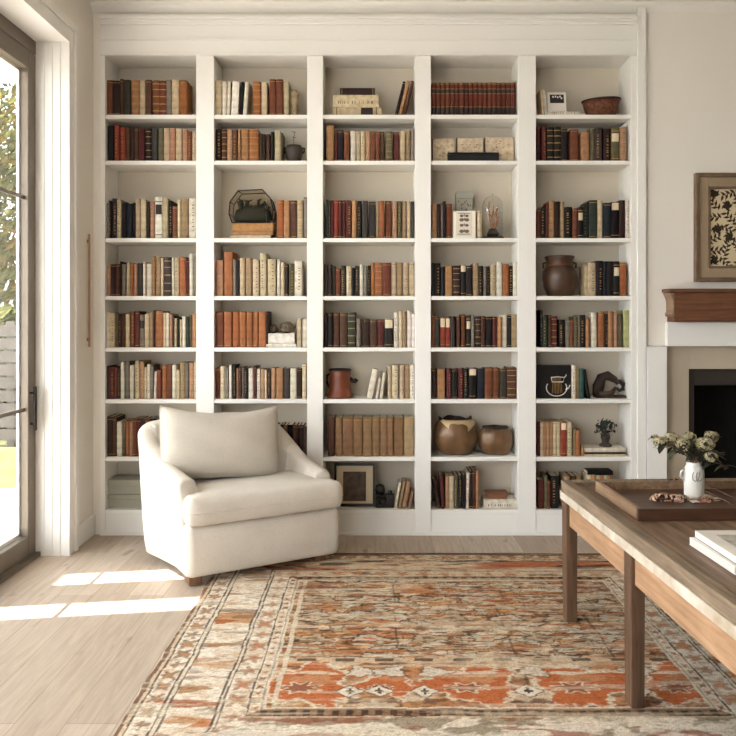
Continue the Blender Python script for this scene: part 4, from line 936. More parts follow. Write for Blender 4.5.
# ------------------------------------------------------------------ rug
def build_rug():
    x0, x1, y0, y1 = -0.94, 1.80, 2.46, 4.925
    st = 0.0052
    nx = int((x1-x0)/st); ny = int((y1-y0)/st)
    xs = np.linspace(x0, x1, nx+1); ys = np.linspace(y0, y1, ny+1)
    Xg, Yg = np.meshgrid(xs, ys)
    rng = np.random.RandomState(4)
    def vn(u, v, seed):
        r = np.random.RandomState(seed); T = r.rand(256, 256)
        iu = np.floor(u).astype(int); iv = np.floor(v).astype(int); fu = u-iu; fv = v-iv
        fu = fu*fu*(3-2*fu); fv = fv*fv*(3-2*fv)
        g = lambda a, b: T[a % 256, b % 256]
        return (g(iu,iv)*(1-fu)+g(iu+1,iv)*fu)*(1-fv) + (g(iu,iv+1)*(1-fu)+g(iu+1,iv+1)*fu)*fv
    def fbm(u, v, seed, o=4):
        s = 0; a = 0.5; 
        for k in range(o): s = s + a*vn(u*2**k+17*k, v*2**k+9*k, seed+k); a *= 0.5
        return s/(1-0.5**o)
    # worn edges wander a little
    wx = (fbm(Yg*9, Xg*3, 50, 2)-0.5)*0.016; wy = (fbm(Xg*7, Yg*3, 60, 2)-0.5)*0.016
    U = Xg + wx; V = Yg + wy
    el = U-x0; er = x1-U; en = V-y0; ef = y1-V
    e = np.minimum(np.minimum(el, er), np.minimum(en, ef))
    side = np.where((np.minimum(el,er) < np.minimum(en,ef)), 1, 0)      # 1: long sides, 0: ends
    tt = np.where(side == 1, V, U)
    c = lambda *a: np.array(lin(a))
    cream = c(212,198,174); white = c(222,211,193); tanc = c(190,144,104); org = c(180,95,46); rust = c(138,72,46); dark = c(58,42,36); brown = c(106,74,56); beige = c(200,176,146); gold = c(182,130,82)
    col = np.empty(Xg.shape + (3,)); 
    n1 = fbm(U*3, V*16, 1); n2 = fbm(U*10, V*26, 2); n3 = fbm(U*30, V*60, 3, 3); n4 = fbm(U*5, V*5, 5)
    def mix(mask, colr):
        mask = np.clip(mask, 0, 1)[..., None]; col[:] = col*(1-mask) + colr*mask
    sm = lambda x, a, b: np.clip((x-a)/(b-a), 0, 1)
    # field
    col[:] = tanc*np.array([1.0,0.96,0.86])
    mix(sm(n1, 0.5, 0.6)*0.5, beige); mix(sm(n2, 0.56, 0.64)*0.45, cream); mix(sm(n4, 0.46, 0.6)*0.6, gold); mix(sm(fbm(U*2.5, V*9, 95), 0.52, 0.62)*0.45, org); mix(sm(1-n1, 0.6, 0.7)*0.5, brown*0.5+tanc*0.5)
    mix(sm(n3, 0.55, 0.63)*0.5, brown); mix(sm(fbm(U*9, V*40, 77), 0.6, 0.66)*0.6, dark); mix(sm(fbm(U*6, V*24, 78), 0.6, 0.66)*0.6, cream)
    # motif stamping
    def stamp(cx, cy, rx, ry, shape, colr, a=1.0, outline=None, ow=0.12):
        i0 = max(0, int((cx-rx*1.4-x0)/st)); i1 = min(nx, int((cx+rx*1.4-x0)/st)+1); j0 = max(0, int((cy-ry*1.4-y0)/st)); j1 = min(ny, int((cy+ry*1.4-y0)/st)+1)
        if i1 <= i0 or j1 <= j0: return
        u = (U[j0:j1+1, i0:i1+1]-cx)/rx; v = (V[j0:j1+1, i0:i1+1]-cy)/ry
        if shape == 'dia': d = np.abs(u)+np.abs(v)
        elif shape == 'ell': d = np.sqrt(u*u+v*v)
        elif shape == 'star': d = np.sqrt(u*u+v*v)*(1+0.3*np.cos(8*np.arctan2(v,u)))
        elif shape == 'cross': d = np.minimum(np.maximum(np.abs(u)*3, np.abs(v)), np.maximum(np.abs(u), np.abs(v)*3))
        elif shape == 'bar': d = np.maximum(np.abs(u), np.abs(v))
        else: d = np.sqrt(u*u+v*v)*(1+0.22*np.sin(3*np.arctan2(v,u)+cx*20)+0.12*np.sin(7*np.arctan2(v,u)+cy*30))
        jag = (n3[j0:j1+1, i0:i1+1]-0.5)*0.5; d = d + jag
        sub = col[j0:j1+1, i0:i1+1]
        if outline is not None:
            mo = np.clip((1.0+ow-d)/0.06, 0, 1)[..., None]*a; sub[:] = sub*(1-mo) + outline*mo
        m = np.clip((1.0-d)/0.08, 0, 1)[..., None]*a; sub[:] = sub*(1-m) + colr*m
    fx0, fx1, fy0, fy1 = x0+0.515, x1-0.515, y0+0.515, y1-0.515
    R = rng
    # faint lattice of field motifs
    for k in range(900):
        cx = R.uniform(fx0, fx1); cy = R.uniform(fy0+0.42, fy1); q = R.rand()
        if q < 0.3: stamp(cx, cy, R.uniform(0.02,0.06), R.uniform(0.008,0.02), 'x', cream, 0.7, dark if R.rand() < 0.4 else None, 0.35)
        elif q < 0.5: stamp(cx, cy, R.uniform(0.02,0.07), R.uniform(0.006,0.016), 'x', rust*0.6+org*0.4, 0.55)
        elif q < 0.75: stamp(cx, cy, R.uniform(0.012,0.06), R.uniform(0.003,0.008), 'bar', dark, 0.75)
        elif q < 0.9: stamp(cx, cy, R.uniform(0.002,0.004), R.uniform(0.012,0.035), 'bar', dark, 0.6)
        else: stamp(cx, cy, R.uniform(0.015,0.03), R.uniform(0.01,0.02), 'star', beige, 0.8, brown, 0.35)
    for cy in (3.62, 3.86, 4.12):
        for k in range(7):
            cx = fx0 + 0.13 + k*0.27 + (0.13 if cy == 3.86 else 0)
            stamp(cx, cy, 0.075, 0.034, 'x', cream if k % 2 else beige, 0.7, dark, 0.2); stamp(cx, cy, 0.032, 0.014, 'x', org if k % 2 else brown, 0.7)
            stamp(cx+0.13, cy+0.03, 0.05, 0.006, 'bar', dark, 0.55)
    # vertical broken guide lines
    for gx in (0.10, 0.62, 1.05):
        m_ = (np.abs(U-gx) < 0.006) & (vn(V*14, V*0+gx*9, 70) > 0.45) & (V > fy0) & (V < fy1); mix(m_*0.55, dark)
    # orange medallion row near the near border
    band = (V > fy0) & (V < fy0+0.41); mix(band*sm(n1,0.42,0.6)*0.5, beige)
    for (cx, w, h) in ((-0.27,0.17,0.17),(0.05,0.10,0.09),(0.40,0.18,0.15),(0.83,0.19,0.16),(1.24,0.15,0.16)):
        cy = fy0+0.19
        stamp(cx, cy, w, h, 'x', org, 0.95, cream, 0.14); stamp(cx+0.02, cy+0.05, w*0.55, h*0.28, 'x', tanc, 0.6); stamp(cx-0.03, cy-0.03, w*0.35, h*0.2, 'star', rust, 0.9, cream, 0.3)
        stamp(cx, cy+0.1, w*0.7, 0.014, 'x', cream, 0.8)
    for cx in (-0.10, 0.02, 0.20, 0.61, 1.05):
        stamp(cx, fy0+0.13, 0.055, 0.05, 'dia', white, 0.95, brown, 0.15); stamp(cx, fy0+0.13, 0.018, 0.026, 'cross', dark, 0.95)
        stamp(cx+0.05, fy0+0.30, 0.06, 0.04, 'x', white, 0.75, brown, 0.2); stamp(cx+0.03, fy0+0.05, 0.045, 0.02, 'x', brown, 0.8)
    dash = (np.abs(V-(fy0+0.415)) < 0.02); mix(dash*0.8, beige); mix((np.abs(V-(fy0+0.415)) < 0.014)*(np.sin(U*2*np.pi/0.17)+0.5*np.sin(U*2*np.pi/0.057) > 0.15)*0.85, dark*0.75+brown*0.25)
    # spandrel lines near the sides
    mix((np.abs(U-(fx0+0.035)) < 0.011)*(V < fy1)*(V > fy0)*0.85, cream)
    # field corners in orange
    for cx in (fx0+0.12, fx1-0.12): stamp(cx, fy1-0.10, 0.11, 0.05, 'x', rust, 0.6)
    # ---- borders
    bm = e < 0.515
    bcol = np.where((side == 1)[..., None], white, beige)
    mix(bm*1.0, 0) ; col[bm] = bcol[bm]
    mix(bm*sm(n2,0.5,0.62)*0.5, beige); mix(bm*sm(n3,0.56,0.66)*0.35, tanc)
    def line(a, b, colr, k=1.0): mix(((e >= a) & (e < b))*k, colr)
    bl = (e >= 0.158) & (e < 0.335)
    mix(bl*(side == 0)*sm(fbm(U*2.2, V*10, 12),0.44,0.54)*0.85, rust*0.4+org*0.6)
    mix(bl*(side == 0)*sm(fbm(U*4, V*14, 13),0.56,0.62)*0.8, dark)
    mix(bl*(side == 1)*sm(fbm(U*3, V*8, 14),0.53,0.62)*0.85, gold)
    mix(bl*(side == 1)*sm(fbm(U*6, V*22, 15),0.58,0.64)*0.6, brown)
    # motifs in the three guards and the wide band
    tm = np.abs((tt/0.098) % 1.0 - 0.5)*2
    def guard(a, b, per, cA, cB, ph):
        mid = (a+b)/2; hw = (b-a)/2
        q = (np.abs(((tt+ph)/per) % 1.0 - 0.5)*2); idx_ = np.floor((tt+ph)/per); rnd_ = np.mod(np.sin(idx_*12.9898+a*78.2)*43758.5, 1.0); ang = np.arctan2((e-mid)/hw, q*per/(2*hw)+1e-6); rr_ = np.sqrt(((e-mid)/hw)**2 + (q*per/(2*hw))**2)*(1+0.35*np.sin(ang*5+rnd_*6)) + (n3-0.5)*1.1 + (rnd_-0.4)*0.55
        mix(((e>=a)&(e<b))*sm(0.95-rr_, 0.0, 0.15)*0.7, cB); mix(((e>=a)&(e<b))*sm(0.5-rr_, 0.0, 0.15)*0.75, cA)
    guard(0.05, 0.123, 0.10, gold, brown, 0); guard(0.365, 0.448, 0.125, org*0.6+tanc*0.4, brown*0.6+tanc*0.4, 0.03); guard(0.46, 0.498, 0.06, dark, tanc, 0)
    for k in range(46):
        cy = R.uniform(y0, y1); s_ = R.choice([0,1]); cx = (x0+R.uniform(0.17,0.32)) if s_ == 0 else (x1-R.uniform(0.17,0.32))
        stamp(cx, cy, R.uniform(0.03,0.08), R.uniform(0.008,0.03), 'x', gold if R.rand() < 0.6 else org, 0.6, brown if R.rand() < 0.5 else None, 0.15)
    for k in range(60):
        cx = R.uniform(x0+0.2, x1-0.2); s_ = R.rand(); cy = (y1-R.uniform(0.05,0.48)) if s_ < 0.7 else (y0+R.uniform(0.05,0.48))
        stamp(cx, cy, R.uniform(0.03,0.09), R.uniform(0.006,0.018), 'x', [dark, rust, cream, org][R.randint(4)], 0.65)
    for (a, b, cc, k) in ((0,0.022,brown,0.9),(0.022,0.036,beige,0.9),(0.036,0.045,dark,0.85),(0.125,0.134,dark,0.85),(0.134,0.149,cream,0.9),(0.149,0.157,dark,0.8),(0.335,0.344,dark,0.85),(0.344,0.353,cream,0.9),(0.353,0.361,dark,0.8),(0.450,0.458,dark,0.85),(0.500,0.507,dark,0.5),(0.507,0.518,cream,0.9)):
        line(a, b, cc, k)
    ne = (en == e)|(ef == e)
    nb = (en < 0.44)&(side == 0); mix(nb*0.8, white); mix(nb*sm(fbm(U*9, V*16, 91), 0.56, 0.62)*0.7, np.array(lin((120,104,76)))); mix(nb*sm(fbm(U*7, V*18, 92), 0.6, 0.65)*0.7, rust)
    mix(((e >= 0.45)&(e < 0.50)&(side == 0))*0.75, brown); mix(((e >= 0.455)&(e < 0.495)&(side == 0))*(np.sin(U*2*np.pi/0.055) > 0.1)*0.8, dark)
    mix(((ef < 0.055)&(side == 0))*0.7, dark)
    # wear
    mix(sm(fbm(U*2.0, V*30, 30),0.58,0.72)*0.45, cream); mix(sm(fbm(U*40, V*90, 31,2),0.6,0.75)*0.3, dark)
    col *= (0.80 + 0.4*rng.rand(*Xg.shape))[..., None]*(0.88+0.24*fbm(U*60, V*110, 33, 2))[..., None]
    col[:] = np.clip(col, 0, 1)
    # mesh
    zz = 0.011 + (fbm(Xg*1.5, Yg*1.5, 40, 2)-0.5)*0.003
    zz[0,:] = zz[-1,:] = 0.003; zz[:,0] = zz[:,-1] = 0.003
    edge = (fbm(Yg*6, Yg*0, 41, 3)-0.5)*0.03
    Xm = Xg.copy(); Xm[:,0] += edge[:,0]; Xm[:,1] += edge[:,1]*0.8; Xm[:,2] += edge[:,2]*0.5
    verts = np.stack([Xm, Yg, zz], -1).reshape(-1, 3)
    idx = np.arange((nx+1)*(ny+1)).reshape(ny+1, nx+1)
    faces = np.stack([idx[:-1,:-1], idx[:-1,1:], idx[1:,1:], idx[1:,:-1]], -1).reshape(-1, 4)
    me = bpy.data.meshes.new('oriental_rug')
    me.vertices.add(len(verts)); me.vertices.foreach_set('co', verts.ravel())
    me.loops.add(faces.size); me.loops.foreach_set('vertex_index', faces.ravel().astype(np.int32))
    me.polygons.add(len(faces)); me.polygons.foreach_set('loop_start', np.arange(0, faces.size, 4, dtype=np.int32)); me.polygons.foreach_set('loop_total', np.full(len(faces), 4, dtype=np.int32))
    me.polygons.foreach_set('use_smooth', np.ones(len(faces), dtype=bool))
    me.update(calc_edges=True)
    at = me.color_attributes.new('weave', 'FLOAT_COLOR', 'POINT')
    at.data.foreach_set('color', np.concatenate([col.reshape(-1,3), np.ones((len(verts),1))], 1).astype(np.float32).ravel())
    m, nt, b = newmat('rug_wool'); N = nt.nodes; L = nt.links
    a = N.new('ShaderNodeAttribute'); a.attribute_name = 'weave'
    tc = N.new('ShaderNodeTexCoord'); mp = N.new('ShaderNodeMapping'); mp.inputs['Scale'].default_value = (1, 2.2, 1); L.new(tc.outputs['Object'], mp.inputs['Vector'])
    no = N.new('ShaderNodeTexNoise'); no.inputs['Scale'].default_value = 180; no.inputs['Detail'].default_value = 3; L.new(mp.outputs['Vector'], no.inputs['Vector'])
    r = N.new('ShaderNodeValToRGB'); r.color_ramp.elements[0].position = 0.3; r.color_ramp.elements[0].color = (0.72,0.72,0.72,1); r.color_ramp.elements[1].position = 0.7; r.color_ramp.elements[1].color = (1.15,1.15,1.15,1); L.new(no.outputs['Fac'], r.inputs['Fac'])
    mx = N.new('ShaderNodeMix'); mx.data_type = 'RGBA'; mx.blend_type = 'MULTIPLY'; mx.inputs[0].default_value = 1; L.new(a.outputs['Color'], mx.inputs[6]); L.new(r.outputs['Color'], mx.inputs[7]); L.new(mx.outputs[2], b.inputs['Base Color'])
    b.inputs['Roughness'].default_value = 0.95; b.inputs['Specular IOR Level'].default_value = 0.1
    bp = N.new('ShaderNodeBump'); bp.inputs['Strength'].default_value = 0.4; bp.inputs['Distance'].default_value = 0.004; L.new(no.outputs['Fac'], bp.inputs['Height']); L.new(bp.outputs['Normal'], b.inputs['Normal'])
    me.materials.append(m)
    o = bpy.data.objects.new('oriental_rug', me); C.objects.link(o)
    fr = MB(); rr = random.Random(8)
    x = x0+0.01
    while x < x1-0.01:
        a_ = rr.uniform(-0.006, 0.006); l = rr.uniform(0.022, 0.04)
        fr.tube([(x, y1-0.004, 0.006), (x+a_*0.5, y1+l*0.5, 0.004), (x+a_, y1+l, 0.0022)], 0.0018, 4); x += rr.uniform(0.006, 0.011)
    f_ = fr.build('fringe', mat('rug_fringe', (186,164,136), 0.95, 0.1), o); f_['kind'] = 'stuff'
    tag(o, 'faded orange and cream patterned rug lying on the oak floor', 'rug')
build_rug()

# ------------------------------------------------------------------ armchair
def catmull(pts, n):
    out = []
    P = [Vector(p) for p in pts]
    for i in range(len(P)-1):
        p0 = P[max(i-1,0)]; p1 = P[i]; p2 = P[i+1]; p3 = P[min(i+2,len(P)-1)]
        for k in range(n):
            t = k/n
            out.append(0.5*((2*p1) + (-p0+p2)*t + (2*p0-5*p1+4*p2-p3)*t*t + (-p0+3*p1-3*p2+p3)*t**3))
    out.append(P[-1]); return out
CH = empty('armchair', (-0.617, 4.53, 0.0), math.radians(30.4))
tag(CH, 'cream linen swoop-arm armchair in front of the bookcase', 'armchair')
# path: x, y, top height
half = [(-0.475,0.13,0.592),(-0.495,0.22,0.612),(-0.515,0.34,0.645),(-0.540,0.46,0.70),(-0.565,0.57,0.775),(-0.555,0.645,0.84),(-0.46,0.678,0.862),(-0.30,0.683,0.878),(0,0.685,0.88)]
right = [(0.24,0.675,0.85),(0.36,0.625,0.77),(0.435,0.535,0.665),(0.462,0.42,0.60),(0.470,0.30,0.572),(0.470,0.20,0.560),(0.466,0.14,0.555)]
path = catmull(half + right, 8)
T = 0.115
def cross(i):
    p = path[i]; q0 = path[max(i-1,0)]; q1 = path[min(i+1,len(path)-1)]
    t = Vector((q1.x-q0.x, q1.y-q0.y, 0)).normalized(); nrm = Vector((t.y, -t.x, 0))     # towards inside (right of path dir)
    h = p.z; pts = []
    o2 = Vector((p.x, p.y, 0)); zb = 0.052
    fl = 0.032 if p.x < -0.3 else 0.032*max(0, -p.x/0.3)
    def at(d, z): 
        k = (z-zb)/(h-zb); v = o2 + nrm*(d + 0.012*(1-k) - fl*k); return (v.x, v.y, z)
    pts.append(at(0.03, zb)); pts.append(at(0.006, zb+0.012))
    for f_ in (0.12, 0.3, 0.5, 0.7, 0.85): pts.append(at(-0.004*math.sin(math.pi*f_), zb + (h-0.05-zb)*f_))
    r = T/2
    for k in range(0, 9):
        a = math.pi - math.pi*k/8
        z_ = h - 0.045 + 0.045*math.sin(a)
        v = o2 + nrm*(r + r*math.cos(a) - fl); pts.append((v.x, v.y, z_))
    for z_ in (h-0.10, 0.45, 0.33): 
        zz_ = min(z_, h-0.06); v = o2 + nrm*(T + (0.03 if z_ < 0.5 else 0.008) - fl); pts.append((v.x, v.y, zz_))
    v = o2 + nrm*0.13; pts.append((v.x, v.y, 0.30)); v = o2 + nrm*0.10; pts.append((v.x, v.y, zb))
    return pts
rings = [cross(i) for i in range(len(path))]
# rounded arm fronts
def capped(r, sgn):
    p = path[0 if sgn < 0 else -1]; q = path[1 if sgn < 0 else -2]
    d = Vector((p.x-q.x, p.y-q.y, 0)).normalized(); out = []
    cx_ = sum(a for a, b, c in r)/len(r); cy_ = sum(b for a, b, c in r)/len(r); cz_ = sum(c for a, b, c in r)/len(r)
    for sh, k in ((0.014, 0.97), (0.024, 0.90), (0.028, 0.75)):
        out.append([(cx_ + (a-cx_)*k + d.x*sh, cy_ + (b-cy_)*k + d.y*sh, cz_ + (c-cz_)*(1-(1-k)*0.45) + 0) for a, b, c in r])
    return out
f0 = capped(rings[0], -1)[::-1]; f1 = capped(rings[-1], 1)
nL = 4*8+2
def shell(name, rg, c0, c1):
    m = MB(); m.loft([r[::-1] for r in rg], smooth=True, cap0=c0, cap1=c1)
    return m.build(name, M_linen, CH)
k1 = 5*8; k2 = len(path)-1-4*8
shell('arm', f0 + rings[:k1+1], True, True); shell('backrest', rings[k1:k2+1], True, True); shell('arm', rings[k2:] + f1, True, True)
# base with rounded front corners
def rrect(x0, x1, y0, y1, r, n=6):
    pts = []
    for (cx_, cy_, a0) in ((x0+r, y0+r, math.pi), (x1-r, y0+r, 1.5*math.pi), (x1-r, y1-r, 0), (x0+r, y1-r, 0.5*math.pi)):
        for k in range(n+1):
            a = a0 + 0.5*math.pi*k/n; pts.append((cx_+r*math.cos(a), cy_+r*math.sin(a)))
    return pts
def inset(pts, d):
    n = len(pts); out = []
    for i in range(n):
        a = Vector(pts[i-1]); b = Vector(pts[(i+1) % n]); t = (b-a).normalized(); nn = Vector((-t.y, t.x)); p = Vector(pts[i]) + nn*d; out.append((p.x, p.y))
    return out
ol = rrect(-0.485, 0.478, 0.0, 0.55, 0.05)
lv = [(0.053,0.024),(0.060,0.010),(0.085,0.002),(0.2,-0.004),(0.28,-0.002),(0.312,0.004),(0.330,0.016),(0.337,0.035)]
MB().loft([[(x, y, z) for x, y in inset(ol, d)] for z, d in lv]).build('seat_base', M_linen, CH)
# T-shaped seat cushion
def chaikin(p, n=2):
    for _ in range(n):
        q = []
        for i in range(len(p)):
            a = p[i]; b = p[(i+1) % len(p)]
            q += [(a[0]*.75+b[0]*.25, a[1]*.75+b[1]*.25), (a[0]*.25+b[0]*.75, a[1]*.25+b[1]*.75)]
        p = q
    return p
def dens(p, st=0.04):
    out = []
    for i in range(len(p)):
        a = p[i]; b = p[(i+1) % len(p)]; L_ = math.hypot(b[0]-a[0], b[1]-a[1]); n = max(1, int(L_/st))
        out += [(a[0]+(b[0]-a[0])*k/n, a[1]+(b[1]-a[1])*k/n) for k in range(n)]
    return out
tp = [(-0.484,-0.028),(0.482,-0.028),(0.480,0.06),(0.40,0.50),(-0.40,0.50),(-0.482,0.06)]
ol = chaikin(chaikin(dens(tp, 0.11), 2), 1); cc = (0.0, 0.16)
def cush_ring(d, z, crown):
    pts = inset(ol, d); out = []
    for x, y in pts:
        w_ = (0.0022 if z < 0.485 else 0.0006)*math.sin(x*120+math.sin(x*37)*2.2+z*25)*(0.65+0.35*math.sin(x*17+1))*(1 if y < 0.03 else 0.25)
        out.append((x, y + w_, z + w_*0.6))
    return out
rg = []
for z, d in ((0.340,0.035),(0.342,0.02),(0.350,0.007),(0.372,0.0),(0.40,-0.005),(0.43,-0.005),(0.462,0.0),(0.482,0.009),(0.493,0.019),(0.499,0.031)): rg.append(cush_ring(d, z, 0))
last = rg[-1]
for k, z in ((0.8,0.508),(0.55,0.515),(0.3,0.519),(0.1,0.520)):
    rg.append([(cc[0]+(x-cc[0])*k, cc[1]+(y-cc[1])*k, z) for x, y, _ in last])
cu = MB().loft(rg).build('seat_cushion', M_linen, CH)
pip = [ (x, y-0.0, 0.415) for x, y in inset(ol, -0.007)]
MB().tube(pip + pip[:1], 0.0032, 6).build('piping', M_linen, cu)
for (x, y) in ((-0.425,0.06),(0.36,0.09),(-0.38,0.50),(0.36,0.50)):
    MB().box(x-0.038, x+0.038, y-0.038, y+0.038, 0.0125 if (x > 0 or y < 0.3) else 0.0005, 0.054).build('foot', M_foot, CH, bevel=0.004)
# the feet stand on rug or floor
# throw pillow
def pillow(w, h, th, n=28, seed=1):
    rr = random.Random(seed); m = MB(); V_ = []; Fc = []
    def pt(u, v, s):
        px_ = w/2*u*(1-0.05*(1-u*u)*0 - 0.06*(1-abs(v)**2.2)*0 ) ; pz = h/2*v
        px_ *= 1 - 0.055*(1-v*v)*abs(u)**3; pz *= 1 - 0.06*(1-u*u)*abs(v)**3
        if v > 0: pz -= 0.042*v*v*(1-abs(u)**2.2)                               # dip of the top edge
        rc = (u*u*v*v)**2; q_ = (u*u*v*v)**1.5; px_ *= 1-(0.10 if v < 0 else 0.02)*q_; pz *= 1-(0.14 if v < 0 else 0.02)*q_; px_ *= 1+0.03*(1-v*v)
        e = max(0, (1-abs(u)**2.2))*max(0, (1-abs(v)**2.2)); t_ = th/2*(e**0.5)
        t_ += 0.006*math.sin(u*5+v*7)*e
        return (px_, s*t_, pz)
    for s in (-1, 1):
        o_ = len(V_)
        for j in range(n+1):
            for i in range(n+1):
                V_.append(pt(-1+2*i/n, -1+2*j/n, s))
        for j in range(n):
            for i in range(n):
                a = o_+j*(n+1)+i; q = (a, a+1, a+n+2, a+n+1); Fc.append(q if s < 0 else q[::-1])
    m.add(V_, Fc, 0, True); 
    edge = [pt(-1+2*k/24, -1, 0) for k in range(24)] + [pt(1, -1+2*k/20, 0) for k in range(20)] + [pt(1-2*k/24, 1, 0) for k in range(24)] + [pt(-1, 1-2*k/20, 0) for k in range(21)]
    return m, edge
pm, pe = pillow(0.75, 0.455, 0.25)
PL = pm.build('throw_pillow', M_pillow)
ed = MB().tube(pe, 0.0035, 6).build('edge_seam', M_pillow, PL)
c_, s_ = math.cos(math.radians(30.4)), math.sin(math.radians(30.4)); lx, ly = -0.150, 0.395
PL.location = (-0.617 + lx*c_ - ly*s_, 4.53 + lx*s_ + ly*c_, 0.735)
PL.rotation_euler = (math.radians(-17), math.radians(3.0), math.radians(25))
tag(PL, 'large cream linen pillow leaning against the armchair back', 'pillow')

# ------------------------------------------------------------------ table
TR = math.radians(2.8); TW, TL = 1.25, 1.96
tb = empty('wooden_table', (0.922, 3.872, 0.0), TR)
tag(tb, 'long rustic wooden table with worn white edge standing on the rug', 'table')
zt = 0.693; zs = 0.675; zl = 0.60
pw = (TW-0.10)/4
for k in range(4):
    MB().box(0.05+pw*k+0.0006, 0.05+pw*(k+1)-0.0006, -TL+0.05, -0.05, zs-0.03, zs).build('top_plank', M_top, tb, bevel=0.0015)
fr = MB()
for nm, b_ in (('rim_board',(0,0.05,-TL,0)),('rim_board',(TW-0.05,TW,-TL,0)),('rim_board',(0.0505,TW-0.0505,-0.05,0)),('rim_board',(0.0505,TW-0.0505,-TL,-TL+0.05))):
    MB().box(b_[0], b_[1], b_[2], b_[3], 0.640, zt).build(nm, M_rim, tb, bevel=0.005)
for nm, b_ in (('white_edge',(-0.004,0.03,-TL-0.004,0.004)),('white_edge',(TW-0.03,TW+0.004,-TL-0.004,0.004)),('white_edge',(0.0305,TW-0.0305,-0.03,0.004)),('white_edge',(0.0305,TW-0.0305,-TL-0.004,-TL+0.03))):
    e_ = MB().box(b_[0], b_[1], b_[2], b_[3], zl, 0.6395).build(nm, M_chip, tb, bevel=0.003); e_['label'] = 'chipped white painted edge'
lw, ld = 0.057, 0.074
def leg(x, y):
    m = MB(); zb = 0.0125
    m.loft([[(x+a*lw*k+o_, y+b*ld*k, z) for a, b in ((0,0),(1,0),(1,1),(0,1))] for z, k, o_ in ((zb,0.92,0.003),(0.3,0.97,0.001),(0.5985,1,0))], smooth=False)
    m.build('leg', M_leg, tb, bevel=0.004)
ly_ = [-ld-0.004, -0.912, -TL+0.004]
for x in (0.004, TW-lw-0.004):
    for y in ly_: leg(x, y)
ah = 0.118
for x in (0.02, TW-0.045):
    for a, b in ((ly_[1]+ld+0.0005, ly_[0]-0.0005), (ly_[2]+ld+0.0005, ly_[1]-0.0005)):
        MB().box(x, x+0.025, a, b, zl-ah, zl-0.0005).build('apron', M_apron, tb, bevel=0.002)
for y in (-0.045, -TL+0.02):
    MB().box(lw+0.0045, TW-lw-0.0045, y, y+0.025, zl-ah, zl-0.0005).build('apron', M_apron, tb, bevel=0.002)
# tray
tr = empty('wooden_tray', (1.062, 3.145, zs+0.0005), math.radians(2)); tw_, td_, th_ = 0.78, 0.545, 0.05
tag(tr, 'large dark wooden tray on the table holding the white vase', 'tray')
MB().box(0.012, tw_-0.012, 0.012, td_-0.012, 0.0, 0.012).build('base', M_tray, tr)
t_ = 0.02
b0 = MB().box(0, tw_, 0, t_, 0.0, th_).build('side', M_tray, tr, bevel=0.003); b1 = MB().box(0, tw_, td_-t_, td_, 0.0, th_).build('side', M_trayl, tr, bevel=0.003)
MB().box(0, t_, t_+0.0005, td_-t_-0.0005, 0.0, th_).build('side', M_trayl, tr, bevel=0.003); MB().box(tw_-t_, tw_, t_+0.0005, td_-t_-0.0005, 0.0, th_).build('side', M_trayl, tr, bevel=0.003)
ZT = zs + 0.013
# vase
VX, VY = X(694, 3.50), 3.50
va = empty('white_vase', (VX, VY, ZT+0.0018))
MB().lathe([(0.036,0),(0.041,0.003),(0.043,0.02),(0.0435,0.10),(0.042,0.125),(0.034,0.145),(0.031,0.152),(0.034,0.160),(0.031,0.161),(0.028,0.152),(0.03,0.14),(0.038,0.12),(0.038,0.02)], seg=40).build('body', M_cer, va)
mb = MB()
for k, (a0, r_) in enumerate(((-1.75,0.012),(-1.35,0.014))):
    pts = []
    for j in range(25):
        q = 2*math.pi*j/24; a = a0 + r_*1.2*math.cos(q)/0.0435 + 0.25*math.sin(q)*0.4; z_ = 0.108 + 0.026*math.sin(q)
        rr_ = 0.0437 if z_ < 0.112 else 0.0437 - (z_-0.112)*0.35
        pts.append((rr_*math.cos(a), rr_*math.sin(a), z_))
    mb.tube(pts, 0.0022, 6)
mb.build('drawn_loops', M_cergr, va)
MB().tube([(-0.040,0.0,0.125),(-0.058,0,0.12),(-0.06,0,0.095),(-0.043,0,0.075)], 0.005, 8).build('handle', M_cer, va)
tag(va, 'white ceramic vase with grey loops standing in the wooden tray', 'vase')
